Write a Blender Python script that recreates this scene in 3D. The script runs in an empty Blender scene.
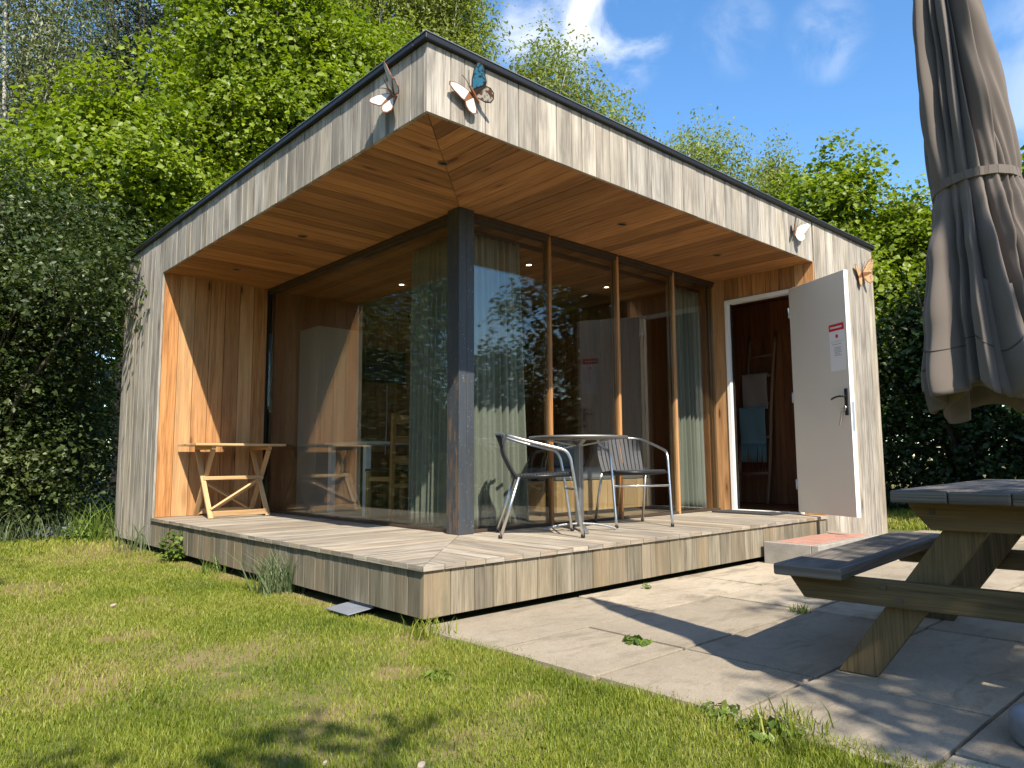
import bpy, bmesh, math, random
import numpy as np
from mathutils import Vector, Matrix

random.seed(7)
np.random.seed(7)
R = math.radians
PI = math.pi
scn = bpy.context.scene
C = scn.collection

# ---------------------------------------------------------------- camera
CAM = Vector((-2.239, -3.147, 0.80))
cam_f = Vector((0.67005, 0.73484, 0.10505))
cam_r = Vector((0.73935, -0.67329, -0.00609))
cam_u = Vector((-0.06626, -0.08175, 0.99445))
cd = bpy.data.cameras.new('camera')
cd.sensor_width = 36.0
cd.lens = 25.37
cd.clip_start = 0.05
cd.clip_end = 2000
cam = bpy.data.objects.new('camera', cd)
C.objects.link(cam)
M = Matrix((cam_r, cam_u, -cam_f)).transposed().to_4x4()
M.translation = CAM
cam.matrix_world = M
scn.camera = cam

# ---------------------------------------------------------------- light
SUN = Vector((-0.373, -0.847, 1.0)).normalized()      # towards the sun
SUN_EL = math.asin(SUN.z)
SUN_ROT = math.atan2(SUN.x, SUN.y)
sd = bpy.data.lights.new('sun', 'SUN')
sd.energy = 5.0
sd.angle = R(0.53)
sd.color = (1.0, 0.925, 0.80)
so = bpy.data.objects.new('sun', sd)
C.objects.link(so)
so.rotation_euler = (-SUN).to_track_quat('-Z', 'Y').to_euler()
so.location = (0, 0, 30)

world = bpy.data.worlds.new('World')
scn.world = world
world.use_nodes = True
wt = world.node_tree
wn, wl = wt.nodes, wt.links
wn.clear()
w_out = wn.new('ShaderNodeOutputWorld')
w_bg = wn.new('ShaderNodeBackground')
w_bg.inputs['Strength'].default_value = 0.15
sky = wn.new('ShaderNodeTexSky')
sky.sky_type = 'NISHITA'
sky.sun_disc = False
sky.sun_elevation = SUN_EL
sky.sun_rotation = SUN_ROT
sky.air_density = 1.0
sky.dust_density = 0.25
sky.ozone_density = 1.6
hsv = wn.new('ShaderNodeHueSaturation')
hsv.inputs['Saturation'].default_value = 1.24
wl.new(sky.outputs[0], hsv.inputs['Color'])
# clouds: soft wisps at a few bearings of the sky
tc = wn.new('ShaderNodeTexCoord')
mp = wn.new('ShaderNodeMapping')
mp.inputs['Scale'].default_value = (3.6, 3.6, 4.6)
mp.inputs['Location'].default_value = (0.7, 0.3, 0.2)
wl.new(tc.outputs['Generated'], mp.inputs['Vector'])
nz = wn.new('ShaderNodeTexNoise')
nz.inputs['Scale'].default_value = 2.2
nz.inputs['Detail'].default_value = 9
nz.inputs['Roughness'].default_value = 0.58
nz.inputs['Distortion'].default_value = 0.5
wl.new(mp.outputs[0], nz.inputs['Vector'])
acc = None
for (dx, dy, dz, inner, outer, amt) in ((0.645, 0.545, 0.535, .0055, .0001, 1.0), (0.60, 0.60, 0.53, .003, .0001, 0.8), (0.675, 0.515, 0.53, .002, .0001, 1.0), (0.745, 0.42, 0.50, .0016, .0001, .30),
                                        (0.79, 0.33, 0.475, .0016, .0001, .36), (0.93, 0.02, 0.36, .030, .0005, .6),
                                        (0.25, 0.80, 0.55, .03, .001, 0.9), (-0.6, 0.2, 0.7, .2, .01, .8),
                                        (0.5, -0.75, 0.35, .12, .01, .9), (-0.3, -0.7, 0.6, .25, .02, .6)):
    v = Vector((dx, dy, dz)).normalized()
    dp = wn.new('ShaderNodeVectorMath'); dp.operation = 'DOT_PRODUCT'
    wl.new(tc.outputs['Generated'], dp.inputs[0]); dp.inputs[1].default_value = v
    mr = wn.new('ShaderNodeMapRange'); mr.interpolation_type = 'SMOOTHSTEP'
    mr.inputs['From Min'].default_value = 1 - inner
    mr.inputs['From Max'].default_value = 1 - outer
    mr.inputs['To Max'].default_value = amt
    wl.new(dp.outputs['Value'], mr.inputs['Value'])
    if acc is None:
        acc = mr.outputs[0]
    else:
        mx = wn.new('ShaderNodeMath'); mx.operation = 'MAXIMUM'
        wl.new(acc, mx.inputs[0]); wl.new(mr.outputs[0], mx.inputs[1]); acc = mx.outputs[0]
cr = wn.new('ShaderNodeMapRange'); cr.interpolation_type = 'SMOOTHSTEP'
cr.inputs['From Min'].default_value = 0.38
cr.inputs['From Max'].default_value = 0.70
wl.new(nz.outputs['Fac'], cr.inputs['Value'])
mm = wn.new('ShaderNodeMath'); mm.operation = 'MULTIPLY'
wl.new(cr.outputs[0], mm.inputs[0]); wl.new(acc, mm.inputs[1])
mixc = wn.new('ShaderNodeMixRGB')
wl.new(mm.outputs[0], mixc.inputs['Fac'])
wl.new(hsv.outputs[0], mixc.inputs['Color1'])
mixc.inputs['Color2'].default_value = (4.3, 4.5, 4.8, 1)
wl.new(mixc.outputs[0], w_bg.inputs['Color'])
wl.new(w_bg.outputs[0], w_out.inputs['Surface'])

scn.view_settings.view_transform = 'Standard'
scn.view_settings.look = 'None'
scn.view_settings.exposure = 0.90
scn.view_settings.gamma = 1.0
scn.view_settings.use_curve_mapping = False
scn.render.engine = 'CYCLES'
scn.cycles.max_bounces = 8
scn.cycles.transparent_max_bounces = 16
scn.cycles.use_denoising = True


# ---------------------------------------------------------------- material helpers
def new_mat(name):
    m = bpy.data.materials.new(name)
    m.use_nodes = True
    nt = m.node_tree
    nt.nodes.clear()
    out = nt.nodes.new('ShaderNodeOutputMaterial')
    return m, nt, out


def N(nt, kind, **kw):
    n = nt.nodes.new(kind)
    for k, v in kw.items():
        if k in n.inputs:
            n.inputs[k].default_value = v
        else:
            setattr(n, k, v)
    return n


def ramp(nt, stops, src=None, interp='LINEAR'):
    n = nt.nodes.new('ShaderNodeValToRGB')
    n.color_ramp.interpolation = interp
    e = n.color_ramp.elements
    e[0].position, e[0].color = stops[0][0], (*stops[0][1], 1)
    e[1].position, e[1].color = stops[-1][0], (*stops[-1][1], 1)
    for p, c in stops[1:-1]:
        x = e.new(p); x.color = (*c, 1)
    if src is not None:
        nt.links.new(src, n.inputs[0])
    return n


def mix(nt, a, b, fac, mode='MIX'):
    n = nt.nodes.new('ShaderNodeMixRGB'); n.blend_type = mode
    for sock, val in ((n.inputs['Color1'], a), (n.inputs['Color2'], b), (n.inputs['Fac'], fac)):
        if isinstance(val, bpy.types.NodeSocket):
            nt.links.new(val, sock)
        elif isinstance(val, (int, float)):
            sock.default_value = val if sock.type == 'VALUE' else (val, val, val, 1)
        else:
            sock.default_value = (*val, 1)
    return n.outputs[0]


def math_n(nt, op, a, b=0.0, clamp=False):
    n = nt.nodes.new('ShaderNodeMath'); n.operation = op; n.use_clamp = clamp
    for i, val in enumerate((a, b)):
        if isinstance(val, bpy.types.NodeSocket):
            nt.links.new(val, n.inputs[i])
        else:
            n.inputs[i].default_value = val
    return n.outputs[0]


def maprange(nt, src, a, b, c=0.0, d=1.0, smooth=True):
    n = nt.nodes.new('ShaderNodeMapRange')
    n.interpolation_type = 'SMOOTHSTEP' if smooth else 'LINEAR'
    n.inputs['From Min'].default_value = a; n.inputs['From Max'].default_value = b
    n.inputs['To Min'].default_value = c; n.inputs['To Max'].default_value = d
    nt.links.new(src, n.inputs['Value'])
    return n.outputs[0]


def noise(nt, vec, scale, detail=4, rough=0.5, dist=0.0):
    n = nt.nodes.new('ShaderNodeTexNoise')
    n.inputs['Scale'].default_value = scale
    n.inputs['Detail'].default_value = detail
    n.inputs['Roughness'].default_value = rough
    n.inputs['Distortion'].default_value = dist
    if vec is not None:
        nt.links.new(vec, n.inputs['Vector'])
    return n.outputs['Fac']


def mapping(nt, vec, scale, loc=(0, 0, 0)):
    n = nt.nodes.new('ShaderNodeMapping')
    n.inputs['Scale'].default_value = scale
    n.inputs['Location'].default_value = loc
    nt.links.new(vec, n.inputs['Vector'])
    return n.outputs[0]


def attr(nt, name):
    n = nt.nodes.new('ShaderNodeAttribute'); n.attribute_name = name
    return n.outputs['Fac']


def objco(nt):
    return nt.nodes.new('ShaderNodeTexCoord').outputs['Object']


def bump(nt, h, strength=0.3, dist=0.01):
    n = nt.nodes.new('ShaderNodeBump')
    n.inputs['Strength'].default_value = strength
    n.inputs['Distance'].default_value = dist
    nt.links.new(h, n.inputs['Height'])
    return n.outputs[0]


def principled(nt, out, col, rough=0.6, metal=0.0, normal=None, spec=0.5):
    p = nt.nodes.new('ShaderNodeBsdfPrincipled')
    if isinstance(col, bpy.types.NodeSocket):
        nt.links.new(col, p.inputs['Base Color'])
    else:
        p.inputs['Base Color'].default_value = (*col, 1)
    if isinstance(rough, bpy.types.NodeSocket):
        nt.links.new(rough, p.inputs['Roughness'])
    else:
        p.inputs['Roughness'].default_value = rough
    p.inputs['Metallic'].default_value = metal
    p.inputs['Specular IOR Level'].default_value = spec
    if normal is not None:
        nt.links.new(normal, p.inputs['Normal'])
    nt.links.new(p.outputs[0], out.inputs['Surface'])
    return p


def wood_mat(name, lo, mid, hi, rough=0.65, vary=0.35, tint=None, tint_amt=0.0, knots=0.7, knot_col=(0.05, 0.022, 0.01),
             bumps=0.25, stain=None, stain_amt=0.0, ring=1.0):
    m, nt, out = new_mat(name)
    uv = nt.nodes.new('ShaderNodeUVMap'); uv.uv_map = 'UVMap'
    v = uv.outputs[0]
    rnd = attr(nt, 'rnd')
    g1 = noise(nt, mapping(nt, v, (0.8, 16 * ring, 1)), 1.6, 6, 0.55, 0.8)
    g2 = noise(nt, mapping(nt, v, (4.0, 150 * ring, 1)), 1.0, 4, 0.6, 0.2)
    g3 = noise(nt, mapping(nt, v, (1.1, 2.2, 1)), 1.0, 3, 0.5, 0.0)
    g = math_n(nt, 'ADD', math_n(nt, 'MULTIPLY', g1, 0.52), math_n(nt, 'MULTIPLY', g2, 0.48))
    col = ramp(nt, [(0.34, lo), (0.49, mid), (0.66, hi)], g).outputs[0]
    # board to board difference
    b = math_n(nt, 'ADD', math_n(nt, 'MULTIPLY', rnd, vary), 1 - vary * 0.5)
    col = mix(nt, col, b, 1.0, 'MULTIPLY')
    if tint is not None:
        sel = nt.nodes.new('ShaderNodeTexWhiteNoise'); sel.noise_dimensions = '1D'
        nt.links.new(math_n(nt, 'MULTIPLY', rnd, 91.7), sel.inputs['W'])
        tsel = maprange(nt, sel.outputs['Value'], 0.45, 1.0, 0, tint_amt)
        tsel = math_n(nt, 'MULTIPLY', tsel, math_n(nt, 'ADD', g3, 0.35), True)
        tg = mix(nt, tint, math_n(nt, 'ADD', math_n(nt, 'MULTIPLY', g, 1.1), 0.45), 1.0, 'MULTIPLY')
        col = mix(nt, col, tg, tsel)
    if stain is not None:
        s0 = maprange(nt, noise(nt, mapping(nt, v, (0.9, 5.0, 1), (13, 7, 0)), 1.0, 5, 0.6, 0.3), 0.40, 0.66, 0.82, 1.12)
        col = mix(nt, col, s0, 1.0, 'MULTIPLY')
        s = maprange(nt, noise(nt, mapping(nt, v, (1.3, 7, 1)), 1.2, 7, 0.62, 0.4), 0.46, 0.72, 0, stain_amt)
        col = mix(nt, col, stain, s)
    if knots > 0:
        vo = nt.nodes.new('ShaderNodeTexVoronoi'); vo.feature = 'F1'
        vo.inputs['Scale'].default_value = 1.0
        nt.links.new(mapping(nt, v, (1.5, 6.5, 1)), vo.inputs['Vector'])
        k = math_n(nt, 'MAXIMUM', maprange(nt, vo.outputs['Distance'], 0.05, 0.13, 1, 0), maprange(nt, vo.outputs['Distance'], 0.10, 0.30, .35, 0))
        sep = nt.nodes.new('ShaderNodeSeparateColor')
        nt.links.new(vo.outputs['Color'], sep.inputs[0])
        pick = maprange(nt, sep.outputs[0], 0.45, 0.5, 0, knots)
        col = mix(nt, col, knot_col, math_n(nt, 'MULTIPLY', k, pick))
    principled(nt, out, col, rough, normal=bump(nt, g2, bumps, 0.004), spec=0.3)
    return m


def plain_mat(name, col, rough=0.6, metal=0.0, var=0.12, scale=6.0, bumps=0.0, spec=0.5, bscale=60.0):
    m, nt, out = new_mat(name)
    co = objco(nt)
    n = noise(nt, co, scale, 5, 0.6)
    c = mix(nt, col, math_n(nt, 'ADD', math_n(nt, 'MULTIPLY', n, 2 * var), 1 - var), 1.0, 'MULTIPLY')
    nm = bump(nt, noise(nt, co, bscale, 3), bumps, 0.004) if bumps else None
    rg = math_n(nt, 'ADD', math_n(nt, 'MULTIPLY', noise(nt, co, scale * 2.3, 4), 0.16), rough - 0.08)
    principled(nt, out, c, rg, metal, nm, spec)
    return m


def leaf_mat(name, dark, mid, light, trans=0.35, gloss=0.45):
    m, nt, out = new_mat(name)
    rnd = attr(nt, 'rnd')
    co = objco(nt)
    big = noise(nt, co, 0.55, 3)
    f = math_n(nt, 'ADD', math_n(nt, 'MULTIPLY', rnd, 0.72), math_n(nt, 'MULTIPLY', big, 0.30))
    col = ramp(nt, [(0.18, dark), (0.5, mid), (0.86, light)], f).outputs[0]
    p = nt.nodes.new('ShaderNodeBsdfPrincipled')
    nt.links.new(col, p.inputs['Base Color'])
    p.inputs['Roughness'].default_value = gloss
    p.inputs['Specular IOR Level'].default_value = 0.35
    t = nt.nodes.new('ShaderNodeBsdfTranslucent')
    tcol = mix(nt, col, (1.15, 1.25, 0.45), 1.0, 'MULTIPLY')
    nt.links.new(tcol, t.inputs['Color'])
    ms = nt.nodes.new('ShaderNodeMixShader'); ms.inputs[0].default_value = trans
    nt.links.new(p.outputs[0], ms.inputs[1]); nt.links.new(t.outputs[0], ms.inputs[2])
    nt.links.new(ms.outputs[0], out.inputs['Surface'])
    return m


def glass_mat(name):
    m, nt, out = new_mat(name)
    lw = nt.nodes.new('ShaderNodeLayerWeight'); lw.inputs['Blend'].default_value = 0.5
    f5 = math_n(nt, 'POWER', lw.outputs['Facing'], 5.0)
    fac = math_n(nt, 'ADD', math_n(nt, 'MULTIPLY', f5, 0.88), 0.075)
    g = nt.nodes.new('ShaderNodeBsdfGlossy'); g.inputs['Roughness'].default_value = 0.0
    g.inputs['Color'].default_value = (0.96, 1.0, 0.98, 1)
    t = nt.nodes.new('ShaderNodeBsdfTransparent'); t.inputs['Color'].default_value = (0.86, 0.885, 0.87, 1)
    wv = noise(nt, objco(nt), 0.9, 1)
    nt.links.new(bump(nt, wv, 0.03, 0.02), g.inputs['Normal'])
    ms = nt.nodes.new('ShaderNodeMixShader')
    nt.links.new(fac, ms.inputs[0]); nt.links.new(t.outputs[0], ms.inputs[1]); nt.links.new(g.outputs[0], ms.inputs[2])
    nt.links.new(ms.outputs[0], out.inputs['Surface'])
    return m


def emit_mat(name, col, s):
    m, nt, out = new_mat(name)
    e = nt.nodes.new('ShaderNodeEmission'); e.inputs[0].default_value = (*col, 1); e.inputs[1].default_value = s
    nt.links.new(e.outputs[0], out.inputs['Surface'])
    return m


# ---------------------------------------------------------------- mesh builder
class MB:
    def __init__(self):
        self.v, self.f, self.uv, self.r, self.mi, self.sm = [], [], [], [], [], []

    def face(self, idx, uvs, r, mi=0, smooth=False):
        self.f.append(tuple(idx)); self.uv.extend(uvs); self.r.append(r); self.mi.append(mi); self.sm.append(smooth)

    def hexa(self, P, L, r=None, mi=0):
        """P: 8 corners (x-,y-,z-)(x+..)(..) in order 000 100 110 010 001 101 111 011; L: 0/1/2 axis the grain runs along"""
        r = random.random() if r is None else r
        o1, o2 = random.uniform(0, 60), random.uniform(0, 60)
        b = len(self.v)
        P = [Vector(p) for p in P]
        self.v.extend(P)
        ax = [(P[1] - P[0]), (P[3] - P[0]), (P[4] - P[0])]
        ln = [a.length for a in ax]
        cub = [(0, 0, 0), (1, 0, 0), (1, 1, 0), (0, 1, 0), (0, 0, 1), (1, 0, 1), (1, 1, 1), (0, 1, 1)]
        for q, n in (((0, 3, 2, 1), 2), ((4, 5, 6, 7), 2), ((0, 1, 5, 4), 1), ((3, 7, 6, 2), 1), ((0, 4, 7, 3), 0), ((1, 2, 6, 5), 0)):
            A = [i for i in (0, 1, 2) if i != n]
            if L in A:
                ua = L; va = [i for i in A if i != L][0]
            else:
                ua, va = A
            k = 1.0 if L in A else 0.2
            self.face([b + i for i in q], [(cub[i][ua] * ln[ua] * k + o1, cub[i][va] * ln[va] + o2 + n * 3.3) for i in q], r, mi)

    def box(self, x0, y0, z0, x1, y1, z1, L=2, r=None, mi=0):
        self.hexa([(x0, y0, z0), (x1, y0, z0), (x1, y1, z0), (x0, y1, z0), (x0, y0, z1), (x1, y0, z1), (x1, y1, z1), (x0, y1, z1)], L, r, mi)

    def beam(self, p0, p1, w, t, side=(0, 0, 1), r=None, mi=0):
        """bar from p0 to p1; w across `side`-perpendicular, t along side"""
        p0, p1 = Vector(p0), Vector(p1)
        d = (p1 - p0).normalized()
        s = Vector(side); s = (s - d * s.dot(d)).normalized()
        a = d.cross(s)
        a, s = a * (w / 2), s * (t / 2)
        self.hexa([p0 - a - s, p1 - a - s, p1 + a - s, p0 + a - s, p0 - a + s, p1 - a + s, p1 + a + s, p0 + a + s], 0, r, mi)

    def prism(self, poly, lo, hi, axis=2, L=0, r=None, mi=0):
        """poly: 2D points on the two other axes in order; extruded along axis"""
        r = random.random() if r is None else r
        o1, o2 = random.uniform(0, 60), random.uniform(0, 60)
        others = [i for i in (0, 1, 2) if i != axis]
        area = sum(poly[i][0] * poly[(i + 1) % len(poly)][1] - poly[(i + 1) % len(poly)][0] * poly[i][1] for i in range(len(poly)))
        if (area < 0) != (axis == 1):
            poly = poly[::-1]

        def P(p, h):
            q = [0, 0, 0]; q[others[0]] = p[0]; q[others[1]] = p[1]; q[axis] = h
            return Vector(q)

        def UV(p):
            return (p[L] + o1, p[1 - L] + o2)
        b = len(self.v); n = len(poly)
        self.v.extend([P(p, lo) for p in poly] + [P(p, hi) for p in poly])
        self.face([b + i for i in range(n)][::-1], [UV(p) for p in poly][::-1], r, mi)
        self.face([b + n + i for i in range(n)], [UV(p) for p in poly], r, mi)
        for i in range(n):
            j = (i + 1) % n
            e = (Vector(poly[j]) - Vector(poly[i])).length
            self.face([b + i, b + j, b + n + j, b + n + i], [(o1, o2), (o1 + e, o2), (o1 + e, o2 + hi - lo), (o1, o2 + hi - lo)], r, mi)

    def tube(self, path, rad, n=8, r=None, mi=0, closed=False, cap=True):
        r = random.random() if r is None else r
        o = random.uniform(0, 60)
        path = [Vector(p) for p in path]
        m = len(path)
        rads = rad if isinstance(rad, (list, tuple)) else [rad] * m
        b = len(self.v)
        prev = None; le = 0
        lens = []
        for i, p in enumerate(path):
            if closed:
                d = (path[(i + 1) % m] - path[i - 1]).normalized()
            else:
                d = (path[min(i + 1, m - 1)] - path[max(i - 1, 0)]).normalized()
            if prev is None:
                s = d.orthogonal().normalized()
            else:
                s = (prev - d * prev.dot(d)).normalized()
            prev = s
            t = d.cross(s)
            if i: le += (path[i] - path[i - 1]).length
            lens.append(le)
            for k in range(n):
                a = 2 * PI * k / n
                self.v.append(p + (s * math.cos(a) + t * math.sin(a)) * rads[i])
        seg = m if closed else m - 1
        for i in range(seg):
            j = (i + 1) % m
            for k in range(n):
                k2 = (k + 1) % n
                c = 2 * PI * rads[i] / n
                self.face([b + i * n + k, b + i * n + k2, b + j * n + k2, b + j * n + k],
                          [(lens[i] + o, k * c), (lens[i] + o, (k + 1) * c), (lens[j] + o, (k + 1) * c), (lens[j] + o, k * c)], r, mi, True)
        if cap and not closed:
            self.face([b + k for k in range(n)][::-1], [(o, k * .01) for k in range(n)], r, mi)
            self.face([b + (m - 1) * n + k for k in range(n)], [(o, k * .01) for k in range(n)], r, mi)

    def lathe(self, prof, n=32, c=(0, 0, 0), r=None, mi=0, smooth=True):
        r = random.random() if r is None else r
        b = len(self.v); m = len(prof); c = Vector(c)
        for (rr, z) in prof:
            for k in range(n):
                a = 2 * PI * k / n
                self.v.append(c + Vector((rr * math.cos(a), rr * math.sin(a), z)))
        for i in range(m - 1):
            for k in range(n):
                k2 = (k + 1) % n
                self.face([b + i * n + k, b + i * n + k2, b + (i + 1) * n + k2, b + (i + 1) * n + k],
                          [(k / n, prof[i][1]), ((k + 1) / n, prof[i][1]), ((k + 1) / n, prof[i + 1][1]), (k / n, prof[i + 1][1])], r, mi, smooth)

    def grid(self, fn, nu, nv, r=None, mi=0, wrap=False, smooth=True):
        r = random.random() if r is None else r
        b = len(self.v)
        cu = nu if wrap else nu + 1
        for j in range(nv + 1):
            for i in range(cu):
                self.v.append(Vector(fn(i / nu, j / nv)))
        for j in range(nv):
            for i in range(nu):
                i2 = (i + 1) % cu
                self.face([b + j * cu + i, b + j * cu + i2, b + (j + 1) * cu + i2, b + (j + 1) * cu + i],
                          [(i / nu, j / nv), ((i + 1) / nu, j / nv), ((i + 1) / nu, (j + 1) / nv), (i / nu, (j + 1) / nv)], r, mi, smooth)

    def build(self, name, mats, parent=None, bevel=0.0, loc=None, solid=0.0):
        me = bpy.data.meshes.new(name)
        me.from_pydata([tuple(v) for v in self.v], [], self.f)
        uvl = me.uv_layers.new(name='UVMap')
        uvl.data.foreach_set('uv', np.array(self.uv, dtype=np.float32).ravel())
        a = me.attributes.new('rnd', 'FLOAT', 'FACE')
        a.data.foreach_set('value', np.array(self.r, dtype=np.float32))
        me.polygons.foreach_set('material_index', np.array(self.mi, dtype=np.int32))
        me.polygons.foreach_set('use_smooth', np.array(self.sm, dtype=bool))
        for m in (mats if isinstance(mats, (list, tuple)) else [mats]):
            me.materials.append(m)
        me.update()
        o = bpy.data.objects.new(name, me)
        C.objects.link(o)
        if parent is not None:
            o.parent = parent
        if loc is not None:
            o.location = loc
        if solid:
            s = o.modifiers.new('solid', 'SOLIDIFY'); s.thickness = solid; s.offset = 0
        if bevel:
            bv = o.modifiers.new('bevel', 'BEVEL'); bv.width = bevel; bv.segments = 2; bv.limit_method = 'ANGLE'
            bv.harden_normals = False
        return o


def thing(name, label, cat, loc=(0, 0, 0), rz=0.0, group=None):
    o = bpy.data.objects.new(name, None)
    C.objects.link(o)
    o.location = loc
    o.rotation_euler = (0, 0, rz)
    o.empty_display_size = 0.2
    tag(o, label, cat, group)
    return o


def tag(o, label, cat, group=None):
    o['label'] = label
    o['category'] = cat
    if group:
        o['group'] = group
    return o


def struct(o, kind='structure'):
    o['kind'] = kind
    return o


def copy_tree(o, parent=None):
    c = o.copy(); C.objects.link(c)
    if parent is not None:
        c.parent = parent
    for ch in list(o.children):
        copy_tree(ch, c)
    return c


def smooth_path(pts, sub=6):
    """Catmull-Rom through pts"""
    P = [Vector(p) for p in pts]
    P = [P[0] * 2 - P[1]] + P + [P[-1] * 2 - P[-2]]
    out = []
    for i in range(1, len(P) - 2):
        for k in range(sub):
            t = k / sub
            a, b, c, d = P[i - 1], P[i], P[i + 1], P[i + 2]
            out.append(0.5 * ((2 * b) + (c - a) * t + (2 * a - 5 * b + 4 * c - d) * t * t + (3 * b - a - 3 * c + d) * t ** 3))
    out.append(P[-2])
    return out


# ---------------------------------------------------------------- materials
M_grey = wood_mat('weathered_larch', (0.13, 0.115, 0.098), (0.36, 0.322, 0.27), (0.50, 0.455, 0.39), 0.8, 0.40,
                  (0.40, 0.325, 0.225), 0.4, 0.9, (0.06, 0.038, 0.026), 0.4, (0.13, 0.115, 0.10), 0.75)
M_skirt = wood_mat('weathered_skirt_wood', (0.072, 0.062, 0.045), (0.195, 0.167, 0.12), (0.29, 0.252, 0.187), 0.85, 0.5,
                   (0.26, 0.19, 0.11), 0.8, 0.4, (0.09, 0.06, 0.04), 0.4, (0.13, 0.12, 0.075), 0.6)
M_deck = wood_mat('weathered_deck_wood', (0.12, 0.10, 0.077), (0.315, 0.27, 0.21), (0.45, 0.395, 0.32), 0.8, 0.45,
                  (0.33, 0.25, 0.165), 0.6, 0.4, (0.07, 0.05, 0.035), 0.5, (0.12, 0.105, 0.085), 0.75)
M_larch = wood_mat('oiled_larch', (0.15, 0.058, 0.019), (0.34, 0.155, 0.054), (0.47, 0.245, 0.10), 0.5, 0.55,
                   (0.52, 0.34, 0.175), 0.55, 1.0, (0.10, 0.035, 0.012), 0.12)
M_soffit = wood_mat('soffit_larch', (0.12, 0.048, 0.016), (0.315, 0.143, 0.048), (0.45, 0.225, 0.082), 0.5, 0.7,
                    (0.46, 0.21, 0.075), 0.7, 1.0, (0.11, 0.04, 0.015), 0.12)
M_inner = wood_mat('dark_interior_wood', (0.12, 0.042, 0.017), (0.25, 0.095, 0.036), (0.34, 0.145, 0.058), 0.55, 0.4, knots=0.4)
M_floor = wood_mat('interior_floor_wood', (0.16, 0.10, 0.06), (0.27, 0.18, 0.11), (0.35, 0.25, 0.16), 0.5, 0.3, knots=0.3)
M_table = wood_mat('varnished_pine', (0.33, 0.19, 0.085), (0.48, 0.30, 0.145), (0.58, 0.40, 0.22), 0.5, 0.3, knots=0.3)
M_picnic = wood_mat('treated_timber', (0.05, 0.036, 0.017), (0.115, 0.083, 0.037), (0.185, 0.13, 0.06), 0.75, 0.35,
                    (0.20, 0.12, 0.05), 0.6, 0.9, (0.035, 0.018, 0.008), 0.35)
M_picnic_top = wood_mat('greyed_timber', (0.05, 0.042, 0.034), (0.13, 0.112, 0.092), (0.235, 0.205, 0.17), 0.8, 0.35,
                        knots=0.6, knot_col=(0.03, 0.025, 0.02), bumps=0.5, stain=(0.06, 0.055, 0.05), stain_amt=0.7)
M_branch = wood_mat('rough_branch_wood', (0.16, 0.09, 0.045), (0.27, 0.16, 0.085), (0.36, 0.24, 0.14), 0.8, 0.2, knots=0.3)
M_chairwood = wood_mat('oak_chair_wood', (0.25, 0.12, 0.04), (0.38, 0.20, 0.07), (0.47, 0.27, 0.1), 0.5, 0.2, knots=0.2)
M_black = plain_mat('black_roof_metal', (0.02, 0.021, 0.024), 0.45, 0.3, 0.2)
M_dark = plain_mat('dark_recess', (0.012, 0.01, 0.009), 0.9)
M_bronze = plain_mat('brown_window_frame', (0.055, 0.036, 0.024), 0.5, 0.0, 0.2)
M_white = plain_mat('white_paint', (0.76, 0.74, 0.70), 0.45, 0, 0.03)
M_door = plain_mat('offwhite_door_paint', (0.70, 0.64, 0.545), 0.42, 0, 0.035, 2.0)
M_blackplastic = plain_mat('black_plastic', (0.012, 0.012, 0.013), 0.4)
M_alu = plain_mat('brushed_aluminium', (0.66, 0.66, 0.65), 0.34, 1.0, 0.1, 20)
M_alu2 = plain_mat('dull_aluminium', (0.30, 0.30, 0.295), 0.5, 0.9, 0.15, 20)
M_wicker = plain_mat('black_wicker_strip', (0.016, 0.017, 0.019), 0.6, 0, 0.3, 40)
M_steel = plain_mat('galvanised_steel', (0.40, 0.43, 0.48), 0.5, 0.7, 0.2)
M_glass = glass_mat('window_glass')
M_lamp = emit_mat('spot_lamp_glow', (1.0, 0.86, 0.62), 9.0)
M_chrome = plain_mat('spot_ring_metal', (0.20, 0.13, 0.07), 0.4, 0.5)
M_concrete_pot = plain_mat('dark_grey_concrete', (0.20, 0.205, 0.215), 0.75, 0, 0.3, 14, 0.4)
M_soil = plain_mat('dark_soil', (0.03, 0.022, 0.015), 0.95, 0, 0.3, 20, 0.5)
M_cushion = plain_mat('grey_cushion_fabric', (0.20, 0.205, 0.22), 0.9, 0, 0.1, 10, 0.2)
M_red = plain_mat('red_print', (0.62, 0.02, 0.03), 0.4, 0, 0.02)
M_paper = plain_mat('white_print', (0.80, 0.79, 0.77), 0.45, 0, 0.02)
M_ink = plain_mat('grey_print', (0.30, 0.30, 0.31), 0.5, 0, 0.02)
M_rust = plain_mat('rusty_metal', (0.22, 0.085, 0.03), 0.6, 0.2, 0.5, 60)
M_wingwhite = plain_mat('white_wing_paint', (0.58, 0.55, 0.50), 0.6, 0, 0.3, 30)
M_wingblue = plain_mat('blue_wing_paint', (0.03, 0.26, 0.42), 0.45, 0, 0.4, 60)
M_wingtan = plain_mat('tan_wing_paint', (0.58, 0.38, 0.19), 0.5, 0, 0.35, 50)
def wing_mat(name, base, spot, lo, hi, scale=45.0):
    m, nt, out = new_mat(name)
    co = objco(nt)
    f = maprange(nt, noise(nt, co, scale, 5, .65, .6), lo, hi)
    col = mix(nt, base, spot, f)
    col = mix(nt, col, math_n(nt, 'ADD', math_n(nt, 'MULTIPLY', noise(nt, co, 12, 4), .5), .72), 1.0, 'MULTIPLY')
    principled(nt, out, col, .55)
    return m


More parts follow.
